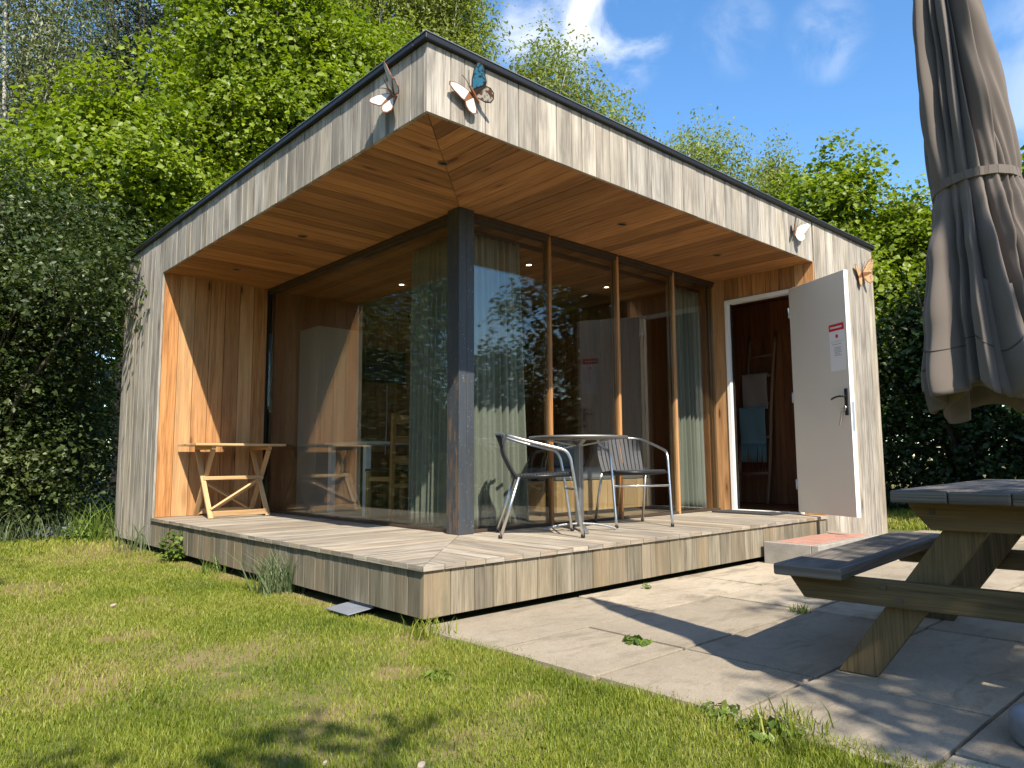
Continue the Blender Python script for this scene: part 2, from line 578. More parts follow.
M_wingwhite = wing_mat('worn_white_wing_paint', (0.60, 0.57, 0.52), (0.30, 0.13, 0.06), .60, .68)
M_wingpattern = wing_mat('brown_white_wing_pattern', (0.52, 0.47, 0.40), (0.12, 0.05, 0.025), .46, .54, 38)
M_wingblue = wing_mat('blue_wing_pattern', (0.035, 0.20, 0.33), (0.012, 0.015, 0.02), .50, .60, 34)
M_wingtan = wing_mat('tan_wing_pattern', (0.50, 0.33, 0.17), (0.16, 0.07, 0.03), .54, .64, 40)
M_brown = plain_mat('dark_paint_and_wing_shade', (0.045, 0.022, 0.014), 0.5, 0, 0.5, 60)
M_bolt = plain_mat('dull_bolt_metal', (0.12, 0.095, 0.07), 0.6, 0.6)
M_mat = plain_mat('charcoal_doormat', (0.028, 0.028, 0.03), 0.95, 0, 0.3, 60, 0.6)


def make_post_mat():
    m, nt, out = new_mat('flaking_slate_paint')
    co = objco(nt)
    base = mix(nt, (0.026, 0.031, 0.038), (0.058, 0.066, 0.075), noise(nt, mapping(nt, co, (9, 9, 1.2)), 3, 5))
    wood = mix(nt, (0.055, 0.036, 0.024), (0.17, 0.115, 0.075), noise(nt, mapping(nt, co, (40, 40, 2.5)), 2, 5))
    fl = noise(nt, mapping(nt, co, (20, 20, 3.2)), 1.5, 7, 0.7)
    ge = nt.nodes.new('ShaderNodeNewGeometry')
    sx = nt.nodes.new('ShaderNodeSeparateXYZ'); nt.links.new(ge.outputs['Normal'], sx.inputs[0])
    side = maprange(nt, math_n(nt, 'MULTIPLY', sx.outputs[0], -1.0), 0.5, 0.7, 0.0, 0.10)
    s2 = nt.nodes.new('ShaderNodeSeparateXYZ'); nt.links.new(co, s2.inputs[0])
    low = maprange(nt, s2.outputs[2], 0.3, 1.3, 0.075, 0.0)
    v = math_n(nt, 'ADD', math_n(nt, 'ADD', fl, side), low)
    msk = maprange(nt, v, 0.655, 0.69)
    col = mix(nt, base, wood, msk)
    spk = maprange(nt, noise(nt, co, 90, 2), 0.70, 0.74, 0, 0.7)
    col = mix(nt, col, (0.5, 0.5, 0.5), spk)
    principled(nt, out, col, 0.5, normal=bump(nt, fl, 0.25, 0.004))
    return m


def make_fabric(name, col, fold_tint=None, weave=420.0, rough=0.9, trans=0.15, var=0.1):
    m, nt, out = new_mat(name)
    co = objco(nt)
    n1 = noise(nt, co, 3.0, 5)
    n2 = noise(nt, co, weave, 2)
    f = math_n(nt, 'ADD', math_n(nt, 'MULTIPLY', n1, 2 * var), math_n(nt, 'MULTIPLY', n2, 0.16))
    c = mix(nt, col, math_n(nt, 'ADD', f, 0.92 - var), 1.0, 'MULTIPLY')
    p = nt.nodes.new('ShaderNodeBsdfPrincipled')
    nt.links.new(c, p.inputs['Base Color'])
    p.inputs['Roughness'].default_value = rough
    p.inputs['Specular IOR Level'].default_value = 0.2
    p.inputs['Sheen Weight'].default_value = 0.15
    nt.links.new(bump(nt, n2, 0.15, 0.002), p.inputs['Normal'])
    t = nt.nodes.new('ShaderNodeBsdfTranslucent'); nt.links.new(c, t.inputs['Color'])
    ms = nt.nodes.new('ShaderNodeMixShader'); ms.inputs[0].default_value = trans
    nt.links.new(p.outputs[0], ms.inputs[1]); nt.links.new(t.outputs[0], ms.inputs[2])
    nt.links.new(ms.outputs[0], out.inputs['Surface'])
    return m


def make_slab_mat():
    m, nt, out = new_mat('concrete_slabs')
    co = objco(nt)
    rnd = attr(nt, 'rnd')
    a = noise(nt, co, 1.3, 7, 0.62)
    b = noise(nt, co, 22, 5, 0.65)
    c = noise(nt, co, 120, 4, 0.65)
    base = ramp(nt, [(0.25, (0.24, 0.195, 0.14)), (0.55, (0.37, 0.31, 0.23)), (0.8, (0.45, 0.385, 0.29))],
                math_n(nt, 'ADD', math_n(nt, 'MULTIPLY', a, 0.7), math_n(nt, 'MULTIPLY', b, 0.3))).outputs[0]
    col = mix(nt, base, math_n(nt, 'ADD', math_n(nt, 'MULTIPLY', rnd, 0.36), 0.80), 1.0, 'MULTIPLY')
    sp = maprange(nt, c, 0.54, 0.66, 0, 0.5)
    col = mix(nt, col, (0.14, 0.12, 0.10), sp)
    st = maprange(nt, noise(nt, mapping(nt, co, (1.0, 3.2, 1)), 2.2, 8, 0.7, 0.6), 0.50, 0.66, 0, 0.55)
    col = mix(nt, col, (0.15, 0.125, 0.09), st)
    lich = maprange(nt, noise(nt, co, 5.5, 6, 0.65), 0.58, 0.70, 0, 0.5)
    col = mix(nt, col, (0.19, 0.18, 0.14), lich)
    h = math_n(nt, 'ADD', math_n(nt, 'MULTIPLY', b, 0.5), c)
    principled(nt, out, col, 0.9, normal=bump(nt, h, 0.7, 0.006), spec=0.25)
    return m


def make_ground_mat():
    m, nt, out = new_mat('lawn_soil')
    co = objco(nt)
    a = noise(nt, co, 0.9, 6, 0.6)
    b = noise(nt, co, 9, 6, 0.65)
    c = noise(nt, co, 120, 3, 0.6)
    green = mix(nt, (0.062, 0.082, 0.016), (0.13, 0.145, 0.032), c)
    dry = mix(nt, (0.18, 0.125, 0.06), (0.29, 0.215, 0.115), c)
    f = maprange(nt, math_n(nt, 'ADD', math_n(nt, 'MULTIPLY', a, 0.6), math_n(nt, 'MULTIPLY', b, 0.4)), 0.42, 0.60)
    col = mix(nt, green, dry, math_n(nt, 'MULTIPLY', f, 0.75))
    bare = None
    b2_ = noise(nt, co, 4.5, 7, 0.7)
    for (x, y, rx, ry) in BARE:
        s = nt.nodes.new('ShaderNodeVectorMath'); s.operation = 'SUBTRACT'
        nt.links.new(co, s.inputs[0]); s.inputs[1].default_value = (x, y, 0)
        s2 = nt.nodes.new('ShaderNodeVectorMath'); s2.operation = 'MULTIPLY'
        nt.links.new(s.outputs[0], s2.inputs[0]); s2.inputs[1].default_value = (1 / rx, 1 / ry, 0)
        ln = nt.nodes.new('ShaderNodeVectorMath'); ln.operation = 'LENGTH'
        nt.links.new(s2.outputs[0], ln.inputs[0])
        k = maprange(nt, math_n(nt, 'ADD', ln.outputs['Value'], math_n(nt, 'MULTIPLY', b2_, 2.6)), 1.6, 2.4, 1, 0)
        bare = k if bare is None else math_n(nt, 'MAXIMUM', bare, k)
    soil = mix(nt, (0.13, 0.085, 0.04), (0.29, 0.21, 0.11), noise(nt, co, 60, 5, .7))
    col = mix(nt, col, soil, math_n(nt, 'MULTIPLY', bare, 0.65))
    principled(nt, out, col, 0.95, normal=bump(nt, math_n(nt, 'ADD', c, b), 0.6, 0.01), spec=0.15)
    return m


BARE = [(-0.20, 5.0, 0.65, 1.2), (-1.15, .95, .25, .15), (-1.25, 2.9, .3, .5), (-.75, 1.9, .2, .3), (-2.0, .6, .2, .3), (-.35, -1.15, .14, .10), (-1.1, -.35, .15, .10), (-0.52, -0.52, 0.16, 0.10), (-0.95, -0.78, 0.16, 0.10), (-1.52, 0.15, 0.22, 0.38), (-0.05, 1.0, 0.10, 0.8),
        (-0.06, 2.9, 0.10, 1.2), (-0.12, -0.1, 0.10, 0.2), (-1.75, -0.75, 0.12, 0.08)]
M_post = make_post_mat()
M_curtain = make_fabric('sage_curtain_fabric', (0.285, 0.285, 0.235), trans=0.15)
M_parasol = make_fabric('taupe_parasol_fabric', (0.150, 0.124, 0.106), trans=0.04, weave=700)
M_teal = make_fabric('teal_woven_fabric', (0.20, 0.34, 0.34), trans=0.05, weave=150)
M_beige = make_fabric('beige_woven_fabric', (0.40, 0.32, 0.25), trans=0.05, weave=150)
M_slab = make_slab_mat()
M_ground = make_ground_mat()

# ---------------------------------------------------------------- dimensions of the cabin
W, L_, WI, LI = 6.157, 5.975, 4.68, 4.62
H1, HW, D, DB = 2.738, 3.147, 0.256, -0.017
G = -0.06                       # paving level
GL = 1.16                       # plane of the glazing
PO = 1.08                       # outer corner of the post

# ================================================================= SETTING
gm = MB()
gm.grid(lambda u, v: ((u - 0.5) * 900, (v - 0.5) * 900, G - 0.018), 60, 60, smooth=False)
ground = struct(gm.build('lawn_ground', M_ground))

pv = MB()
for j, y1 in enumerate([0.05 - 0.605 * k for k in range(12)]):
    off = [0.0, 0.64, 0.64, 0.64, 0.2, 0.64][j % 6]
    y0 = y1 - 0.605
    xs = [0.0] + [x for x in [off + 1.22 * k for k in range(-1, 8)] if 0.15 < x < 7.2] + [7.3]
    for a, b in zip(xs, xs[1:]):
        dz = random.uniform(-0.0025, 0.002)
        t1, t2 = random.uniform(-.002, .002), random.uniform(-.002, .002)
        g_ = random.uniform(.007, .011)
        z = G + dz
        e0 = random.uniform(-.035, .02) if a == 0.0 else 0
        pv.hexa([(a + g_ + e0, y0 + g_, G - .05), (b - g_, y0 + g_, G - .05), (b - g_, y1 - g_, G - .05), (a + g_ + e0, y1 - g_, G - .05),
                 (a + g_ + e0, y0 + g_, z + t1), (b - g_, y0 + g_, z + t2), (b - g_, y1 - g_, z - t1), (a + g_ + e0, y1 - g_, z - t2)], 0)
paving = struct(pv.build('paving', M_slab, bevel=0.002))
jt = MB()
jt.box(0.01, -7.2, G - .048, 7.28, 0.04, G - .030)
struct(jt.build('paving_joint_sand', plain_mat('joint_sand', (0.04, 0.033, 0.022), 0.95, 0, 0.4, 30, 0.5)))


# ================================================================= CABIN
cabin = thing('garden_cabin', 'flat-roofed timber garden cabin with glazed corner, wrap-around deck and deep overhang', 'cabin', (0, 0, 0))


def strips(a, b, w, jit=0.0):
    """split a..b in boards of about w"""
    n = max(1, round((b - a) / w))
    xs = [a + (b - a) * i / n for i in range(n + 1)]
    for i in range(1, n):
        xs[i] += random.uniform(-jit, jit)
    return list(zip(xs, xs[1:]))


def clad_x(mb, x, y0, y1, z0, z1, w, out=-1, t=0.022, gap=0.004, jit=0.02, dj=0.0015):
    """vertical boards on a plane x = const, outer face at x (out = -1: faces -X)"""
    for a, b in strips(y0, y1, w, jit):
        d = random.uniform(0, dj)
        xo = x - out * d
        mb.box(min(xo, xo - out * t), a + gap / 2, z0, max(xo, xo - out * t), b - gap / 2, z1, 2)


def clad_y(mb, y, x0, x1, z0, z1, w, out=-1, t=0.022, gap=0.004, jit=0.02, dj=0.0015):
    for a, b in strips(x0, x1, w, jit):
        d = random.uniform(0, dj)
        yo = y - out * d
        mb.box(a + gap / 2, min(yo, yo - out * t), z0, b - gap / 2, max(yo, yo - out * t), z1, 2)


T = 0.022
# fascias (weathered boards above the overhang)
m = MB(); clad_x(m, 0, T + .001, LI, H1, HW, 0.135, gap=.006, dj=.003); m.build('fascia', M_grey, cabin, 0.0015)
m = MB(); clad_y(m, 0, 0, WI, H1, HW, 0.145, gap=.006, jit=.03, dj=.003); m.build('fascia', M_grey, cabin, 0.0015)
m = MB()
m.box(.024, .024, H1 + .03, .06, LI, HW - .002); m.box(.061, .024, H1 + .03, WI, .06, HW - .002)
m.build('fascia_backing', M_dark, cabin)
# end walls
m = MB()
clad_x(m, 0, LI, L_, DB, HW, 0.135, gap=.006, dj=.003)
clad_y(m, L_, T + .001, W, DB, HW, 0.15, out=1)
m.build('outer_wall', M_grey, cabin, 0.0015)
m = MB()
clad_y(m, 0, WI + T + .003, W, DB, HW, 0.145, gap=.006, dj=.003)
clad_x(m, W, T + .001, L_ - T - .001, DB, HW, 0.15, out=1)
m.build('outer_wall', M_grey, cabin, 0.0015)
m = MB()
m.box(.024, LI + .06, DB + .02, .06, L_ - .03, HW - .002)
m.box(.061, L_ - .06, DB + .02, W - .03, L_ - .025, HW - .002)
m.box(W - .06, .061, DB + .02, W - .025, L_ - .061, HW - .002)
m.box(WI + .06, .025, DB + .02, W - .03, .06, HW - .002)
m.build('wall_backing', M_dark, cabin)
# inner faces of the two ends of the porch
m = MB(); clad_y(m, LI, T + .003, GL - .04, D, H1 + .018, 0.157, gap=.005, jit=.008); m.build('porch_wall', M_larch, cabin, 0.0015)
DY0, DY1, DZ0, DZ1 = 0.25, 0.955, 0.272, 2.465
m = MB()
clad_x(m, WI, 0.003, DY0 - .045, D, H1 + .018, 0.11, gap=.005, jit=.005)
clad_x(m, WI, DY0 - .045, DY1 + .045, DZ1 + .05, H1 + .018, 0.15, gap=.005, jit=.008)
clad_x(m, WI, DY1 + .046, GL + .05, D, H1 + .018, 0.2, gap=.004, jit=0)
m.build('porch_wall', M_larch, cabin, 0.0015)
m = MB(); m.box(T + .003, LI + T + .002, D - .1, GL, LI + .055, H1 + .03); m.build('wall_backing', M_dark, cabin)
m = MB()
m.box(WI + T + .002, .061, D - .1, WI + .055, DY0 - .05, H1 + .03)
m.box(WI + T + .002, DY0 - .05, DZ1 + .052, WI + .055, DY1 + .05, H1 + .03)
m.box(WI + T + .002, DY1 + .05, D - .1, WI + .055, L_ - .07, H1 + .03)
m.build('wall_backing', M_dark, cabin)
# roof
m = MB(); m.box(.062, .062, HW - .12, W - .062, L_ - .062, HW - .01); m.build('roof', M_black, cabin)
m = MB()
oh = 0.028
m.box(-oh, -oh, HW + .001, W + oh, .10, HW + .036, 0); m.box(-oh, .101, HW + .001, .10, L_ + oh, HW + .036, 1)
m.box(W - .10, .101, HW + .001, W + oh, L_ + oh, HW + .036, 1); m.box(.101, L_ - .10, HW + .001, W - .101, L_ + oh, HW + .036, 0)
m.build('roof_edge', M_black, cabin, 0.006)
m = MB()
m.box(-oh - .004, -oh - .004, HW + .037, W + oh + .004, .03, HW + .044, 0); m.box(-oh - .004, .031, HW + .037, .03, L_ + oh + .004, HW + .044, 1)
m.build('roof_drip_edge', plain_mat('grey_roof_trim', (0.24, 0.25, 0.26), 0.4, 0.6), cabin, 0.002)


def mitred(mb, z0, z1, w, gap, o=0.0, inner=GL, dz=0.002):
    """boards at right angles to the two outer edges, mitred on the diagonal from the corner"""
    for a, b in strips(-o, WI, w, 0.0):               # front run: boards along Y
        a += gap / 2; b -= gap / 2
        d = random.uniform(-dz, 0)
        hi_a, hi_b = min(inner, a - .003), min(inner, b - .003)
        if b < -o + .02: continue
        poly = [(a, -o), (b, -o), (b, hi_b)]
        if a < inner < b: poly.append((inner + .003, inner))
        if hi_a > -o + .001: poly.append((a, hi_a))
        mb.prism(poly, z0 + d, z1 + d, 2, 1)
    for a, b in strips(-o, LI, w, 0.0):               # side run: boards along X
        a += gap / 2; b -= gap / 2
        d = random.uniform(-dz, 0)
        hi_a, hi_b = min(inner, a - .003), min(inner, b - .003)
        poly = [(-o, a), (-o, b), (hi_b, b)]
        if a < inner < b: poly.append((inner, inner + .003))
        if hi_a > -o + .001: poly.append((hi_a, a))
        mb.prism(poly, z0 + d, z1 + d, 2, 0)


m = MB(); mitred(m, H1 + .002, H1 + .022, 0.118, 0.005, -0.0235, GL + .03); m.build('soffit', M_soffit, cabin)
m = MB(); m.box(.061, .061, H1 + .024, WI, L_ - .07, H1 + .03); m.build('soffit_backing', M_dark, cabin)
m = MB(); mitred(m, D - .028, D, 0.142, 0.006, 0.014, GL + .1); m.build('deck', M_deck, cabin, 0.003)
# deck skirt
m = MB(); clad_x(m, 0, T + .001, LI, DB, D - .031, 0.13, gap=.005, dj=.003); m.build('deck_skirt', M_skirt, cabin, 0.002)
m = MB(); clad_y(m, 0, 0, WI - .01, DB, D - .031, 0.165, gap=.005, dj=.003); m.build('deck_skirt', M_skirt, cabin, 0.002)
m = MB()
m.box(.03, .026, DB + .03, .05, LI, D - .032); m.box(.051, .026, DB + .03, WI, .05, D - .032)
m.box(.3, .3, G - .1, 4.5, .34, D - .04); m.box(.3, .341, G - .1, .34, L_ - .2, D - .04); m.box(4.8, .2, G - .1, W - .1, .24, DB + .03)
m.box(.12, LI, G - .1, .16, L_ - .1, DB + .03)
m.build('deck_backing', M_dark, cabin)
# corner post
m = MB(); m.box(PO, PO, D + .001, PO + .075, PO + .15, H1); m.box(PO + .079, PO + .004, D + .001, PO + .15, PO + .15, H1)
m.box(PO + .07, PO + .02, D + .002, PO + .085, PO + .148, H1 - .002)
m.build('corner_post', M_post, cabin, 0.004)

# ---- glazing
MX = [2.115, 3.03, 3.93]


def pane_x(x, y0, y1, z0, z1):
    m = MB(); m.box(x - .012, y0, z0, x + .012, y1, z1, 2)
    return m


def window(mesh_mb, frame_boxes):
    w_ = mesh_mb.build('window', M_glass, cabin)
    f_ = MB()
    for b in frame_boxes:
        f_.box(*b)
    f_.build('frame', M_bronze, w_)
    return w_


zb, zt = D + .004, H1 - .001
ys = [PO + .151, LI]
for a, b in zip(ys, ys[1:]):
    m = MB(); m.box(GL - .012, a + .004, zb + .022, GL + .012, b - .004, zt - .056)
    window(m, [(GL - .03, a, zt - .05, GL + .04, b, zt, 1), (GL - .045, a, zt - .022, GL - .030, b, zt - .001, 1),
               (GL - .025, a, zb, GL + .04, b, zb + .02, 1),
               (GL + .0125, a, zb + .02, GL + .02, a + .012, zt - .05, 2), (GL + .0125, b - .012, zb + .02, GL + .02, b, zt - .05, 2)])
xs = [PO + .151] + MX + [WI - .002]
for i, (a, b) in enumerate(zip(xs, xs[1:])):
    a2 = a + (.017 if i else 0); b2 = b - (.017 if i < 3 else 0)
    m = MB(); m.box(a2 + .001, GL - .012, zb + .022, b2 - .001, GL + .012, zt - .056)
    window(m, [(a2, GL - .03, zt - .05, b2, GL + .04, zt, 0), (a2, GL - .045, zt - .022, b2, GL - .030, zt - .001, 0),
               (a2, GL - .025, zb, b2, GL + .04, zb + .02, 0),
               (a2, GL + .0125, zb + .02, a2 + .012, GL + .02, zt - .05, 2), (b2 - .012, GL + .0125, zb + .02, b2, GL + .02, zt - .05, 2)])
for x in MX:
    m = MB(); m.box(x - .0155, GL - .03, D + .001, x + .0155, GL + .045, H1 - .001, 2)
    m.build('mullion', M_larch, cabin, 0.003)
# ---- door frame and door leaf
m = MB()
m.box(WI - .012, DY1 - .001, DZ0, WI + .075, DY1 + .042, DZ1 + .046); m.box(WI - .012, DY0 - .042, DZ0, WI + .075, DY0, DZ1 + .046)
m.box(WI - .011, DY0 + .001, DZ1 + .002, WI + .075, DY1 - .002, DZ1 + .045); m.box(WI - .02, DY0 - .041, D + .001, WI + .075, DY1 + .041, DZ0 - .001)
m.build('door_frame', M_white, cabin, 0.003)
m = MB()
m.box(WI + .03, DY1 - .014, DZ0 + .001, WI + .05, DY1 - .002, DZ1)
m.build('door_seal', M_blackplastic, cabin)
DA = R(26.5)
dl = 0.775
door = MB()
door.box(0, -dl, DZ0 + .012, 0.040, 0, DZ1 + .03, 2)          # local: leaf along -Y, inner face at x=0
dob = door.build('door', M_door, cabin, 0.002)
dob.location = (WI - .062, DY0 - .012, 0)
dob.rotation_euler = (0, 0, -DA)
m = MB(); m.box(-.0015, -dl - .002, DZ0 + .013, .0415, -dl - .0002, DZ1 + .029); m.build('edge_trim', M_white, dob)
m = MB(); m.box(.010, -dl - .005, 1.28 - .24, .034, -dl - .0021, 1.28 + .02); m.build('lock_plate', M_steel, dob)
# handle plate with lever, keys
hz = 1.295
m = MB()
m.box(-.011, -dl + .026, hz - .115, -.0005, -dl + .062, hz + .125, 2)
m.tube([(-.010, -dl + .044, hz + .055), (-.045, -dl + .044, hz + .055)], .009, 10)
m.tube(smooth_path([(-.045, -dl + .055, hz + .055), (-.05, -dl + .09, hz + .057), (-.05, -dl + .14, hz + .05), (-.047, -dl + .185, hz + .038)], 4), .009, 10)
m.build('handle', M_blackplastic, dob, 0.002)
m = MB()
m.tube([(-.011, -dl + .044, hz - .045), (-.03, -dl + .044, hz - .045)], .013, 12)
m.box(-.034, -dl + .030, hz - .075, -.030, -dl + .057, hz - .038)
m.build('key', M_alu, dob)
m = MB()
m.box(-.036, -dl + .055, hz - .055, -.031, -dl + .10, hz - .05)
m.beam((-.033, -dl + .075, hz - .07), (-.03, -dl + .115, hz - .20), .018, .003, (1, 0, 0))
m.build('key_tag', plain_mat('clear_tag_plastic', (0.45, 0.41, 0.34), 0.35), dob)
for z in (0.55, 1.4, 2.25):
    m = MB(); m.tube([(-.004, .006, z - .05), (-.004, .006, z + .05)], .009, 10); m.build('hinge', M_steel, dob)
# safety notice on the door
nz0, nz1, ny0, ny1 = 1.59, 2.02, -dl + .028, -dl + .222
n_ = MB(); n_.box(-.0022, ny0, nz0, -.0005, ny1, nz1)
no = n_.build('notice', M_paper, dob)
m = MB(); m.box(-.0034, ny0, nz1 - .062, -.0023, ny1, nz1); m.build('header', M_red, no)
m = MB()
for (a, b) in ((.018, .172),):
    x = a
    while x < b - .01:
        wd = random.uniform(.006, .011)
        m.box(-.0042, ny1 - x - wd, nz1 - .040, -.0035, ny1 - x, nz1 - .022); x += wd + .004
m.build('header_line', M_paper, no)
m = MB()
m.box(-.0034, ny0 + .082, nz1 - .128, -.0023, ny0 + .112, nz1 - .098)
m.build('emblem', M_red, no)
m = MB()
m.box(-.0034, ny0 + .012, nz1 - .162, -.0023, ny1 - .012, nz1 - .160)
for z, a, b in ((.185, .035, .15), (.215, .06, .15), (.228, .06, .14), (.243, .055, .15), (.257, .06, .15), (.272, .055, .13), (.287, .06, .15)):
    m.box(-.0034, ny1 - b, nz1 - z - .004, -.0023, ny1 - a, nz1 - z)
m.build('print_lines', M_ink, no)
# door stop on the facade behind the leaf edge
m = MB()
m.tube([(4.86, -.001, 1.57), (4.86, -.05, 1.57)], .018, 12); m.build('door_stop', M_steel, cabin)

# ---- porch spotlights and interior spotlights
for (x, y) in ((0.52, 2.55), (0.50, 0.51), (2.35, 0.52), (3.75, 0.5), (0.52, 4.0)):
    m = MB(); m.lathe([(.036, -.006), (.040, -.001), (.040, .004), (.026, .004), (.026, -.004), (.036, -.006)], 20)
    s_ = m.build('spotlight', M_chrome, cabin, loc=(x, y, H1 - .001))
    m = MB(); m.lathe([(0, .001), (.026, .001)], 20); m.build('lens', M_dark, s_)
for (x, y) in ((2.1, 3.4), (2.6, 1.9), (3.9, 2.0)):
    m = MB(); m.lathe([(.036, -.006), (.040, -.001), (.040, .004), (.026, .004), (.026, -.004), (.036, -.006)], 20)
    s_ = m.build('spotlight', M_chrome, cabin, loc=(x, y, H1 - .012))
    m = MB(); m.lathe([(.026, -.002), (.001, -.002)], 20); m.build('lens', M_lamp, s_)

# ---- interior shell
m = MB()
for a, b in strips(GL + .06, WI, .13):
    m.box(a + .002, GL + .06, H1 - .008, b - .002, LI, H1 + .012, 1)
m.build('ceiling', M_larch, cabin)
m = MB()
for a, b in strips(GL + .105, LI, .16):
    m.box(GL + .105, a, D - .03, WI, b - .002, D - .004, 0)
m.build('floor', M_floor, cabin)
m = MB()
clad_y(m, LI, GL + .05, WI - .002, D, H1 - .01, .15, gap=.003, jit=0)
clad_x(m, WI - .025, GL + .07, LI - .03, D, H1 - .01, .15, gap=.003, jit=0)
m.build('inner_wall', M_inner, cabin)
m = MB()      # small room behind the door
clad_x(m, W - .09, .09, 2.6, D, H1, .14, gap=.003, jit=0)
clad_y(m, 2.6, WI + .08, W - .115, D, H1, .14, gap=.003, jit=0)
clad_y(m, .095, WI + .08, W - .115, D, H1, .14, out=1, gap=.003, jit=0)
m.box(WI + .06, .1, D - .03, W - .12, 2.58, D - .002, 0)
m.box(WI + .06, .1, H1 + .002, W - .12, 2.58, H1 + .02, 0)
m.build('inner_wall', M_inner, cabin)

# ================================================================= CURTAINS
def curtain(label, p0, p1, n, amp, z0, z1, flare=0.0, seed=0):
    rs = random.Random(seed)
    p0, p1 = Vector(p0), Vector(p1)
    d = p1 - p0; L = d.length; t = d / L; nrm = Vector((-t.y, t.x))
    ph = [rs.uniform(0, 6.28) for _ in range(4)]
    m = MB()

    def fn(u, v):
        w = u + 0.012 * math.sin(9 * u + ph[0]) * (1 - v)
        a = amp * (0.55 + 0.45 * (1 - v)) * (1 + 0.35 * math.sin(5 * u + ph[1]))
        k = a * math.sin(2 * PI * n * w + ph[2] + .5 * math.sin(3 * v + ph[3])) + .35 * a * math.sin(2 * PI * n * 2.3 * w + ph[1] + v)
        q = p0 + t * (L * u * (1 + flare * (1 - v)) - flare * (1 - v) * L * .0) + nrm * k
        return (q.x, q.y, z0 + (z1 - z0) * v)
    m.grid(fn, 150, 24)
    o = m.build('curtain', M_curtain, None, solid=0.003)
    tag(o, label, 'curtain', 'sage green curtains')
    return o


curtain('sage green curtain behind the glass just right of the dark corner post', (1.30, 1.30), (1.92, 1.30), 8, .035, D + .02, H1 - .10, .10, 3)
curtain('sage green curtain gathered beside the open door at the far end of the glazing', (4.02, 1.30), (4.60, 1.30), 7, .035, D + .02, H1 - .10, 0, 5)
curtain('grey green curtain behind the side glass just left of the dark corner post', (1.31, 1.38), (1.31, 2.02), 8, .035, D + .02, H1 - .10, .08, 8)
rl = MB(); rl.box(1.24, 1.275, H1 - .095, WI - .05, 1.33, H1 - .07, 0)
rail = tag(rl.build('curtain_rail', M_blackplastic), 'thin dark curtain rail under the ceiling behind the front glazing', 'curtain rail')

# ================================================================= INTERIOR FURNITURE
t = thing('dining_table', 'white-legged indoor dining table seen through the side glass', 'table', (2.25, 3.58, D - .003))
m = MB(); m.box(-.72, -.42, .715, .72, .42, .745, 0); m.build('tabletop', plain_mat('pale_table_laminate', (0.55, 0.60, 0.57), 0.3), t, .004)
for sx in (-1, 1):
    for sy in (-1, 1):
        m = MB(); m.box(sx * .66 - .03, sy * .36 - .03, 0, sx * .66 + .03, sy * .36 + .03, .714); m.build('leg', M_white, t, .003)
t = thing('ladder_back_chair', 'wooden ladder-back chair with dark seat behind the side glass, tucked at the white table', 'chair', (1.59, 2.68, D - .003))
for sx in (-1, 1):
    m = MB(); m.beam((sx * .19, -.2, 0), (sx * .19, -.23, .98), .035, .04, (0, 1, 0)); m.build('leg', M_chairwood, t, .003)
    m = MB(); m.beam((sx * .19, .2, 0), (sx * .19, .19, .445), .035, .04, (0, 1, 0)); m.build('leg', M_chairwood, t, .003)
m = MB()
for z in (.56, .74, .93):
    m.beam((-.17, -.22 - (z - .5) * .02, z), (.17, -.22 - (z - .5) * .02, z), .02, .07, (0, 0, 1))
m.build('backrest', M_chairwood, t, .003)
m = MB(); m.box(-.215, -.18, .45, .215, .22, .475); m.build('seat', M_blackplastic, t, .006)
m = MB()
for sx in (-1, 1):
    m.box(sx * .19 - .012, -.18, .36, sx * .19 + .012, .18, .40, 1)
m.box(-.17, .18, .36, .17, .20, .40, 0); m.box(-.17, -.21, .3, .17, -.19, .34, 0)
m.build('seat_rail', M_chairwood, t)
t = thing('daybed', 'low wooden daybed with grey cushions behind the front glass', 'sofa', (3.55, 2.15, D - .003))
m = MB()
for a, b in strips(-.75, .75, .25):
    m.box(a + .002, -.40, .04, b - .002, .40, .34, 2)
m.build('base', M_table, t, .004)
m = MB(); m.box(-.74, -.39, .342, .74, .39, .47, 0); m.build('mattress', M_cushion, t, .03)
m = MB(); m.beam((-.52, -.12, .62), (-.10, -.12, .62), .16, .34, (0, .15, 1)); m.build('cushion', M_cushion, t, .06)
m = MB(); m.box(1.50, 4.14, D, 2.06, 4.585, 2.30); fr = m.build('cupboard', plain_mat('grey_white_laminate', (0.34, 0.32, 0.28), 0.5, 0, 0.05), None, .004)
tag(fr, 'tall white cupboard against the end wall behind the side glass', 'cupboard')
m = MB(); m.tube([(2.0, 4.125, 1.2), (2.0, 4.125, 1.4)], .008); m.build('handle', M_steel, fr)
t = thing('wall_television', 'small black television on the end wall inside, cable hanging below it', 'television', (2.62, 4.59, 1.98))
m = MB(); m.box(-.30, -.07, -.20, .30, -.03, .20); m.build('screen', M_blackplastic, t, .008)
m = MB(); m.box(-.06, -.029, -.06, .06, -.002, .06); m.build('bracket', M_steel, t)
m = MB(); m.tube(smooth_path([(.05, -.02, -.2), (.06, -.015, -.6), (.04, -.015, -1.1)]), .006, 6); m.build('cable', M_white, t)

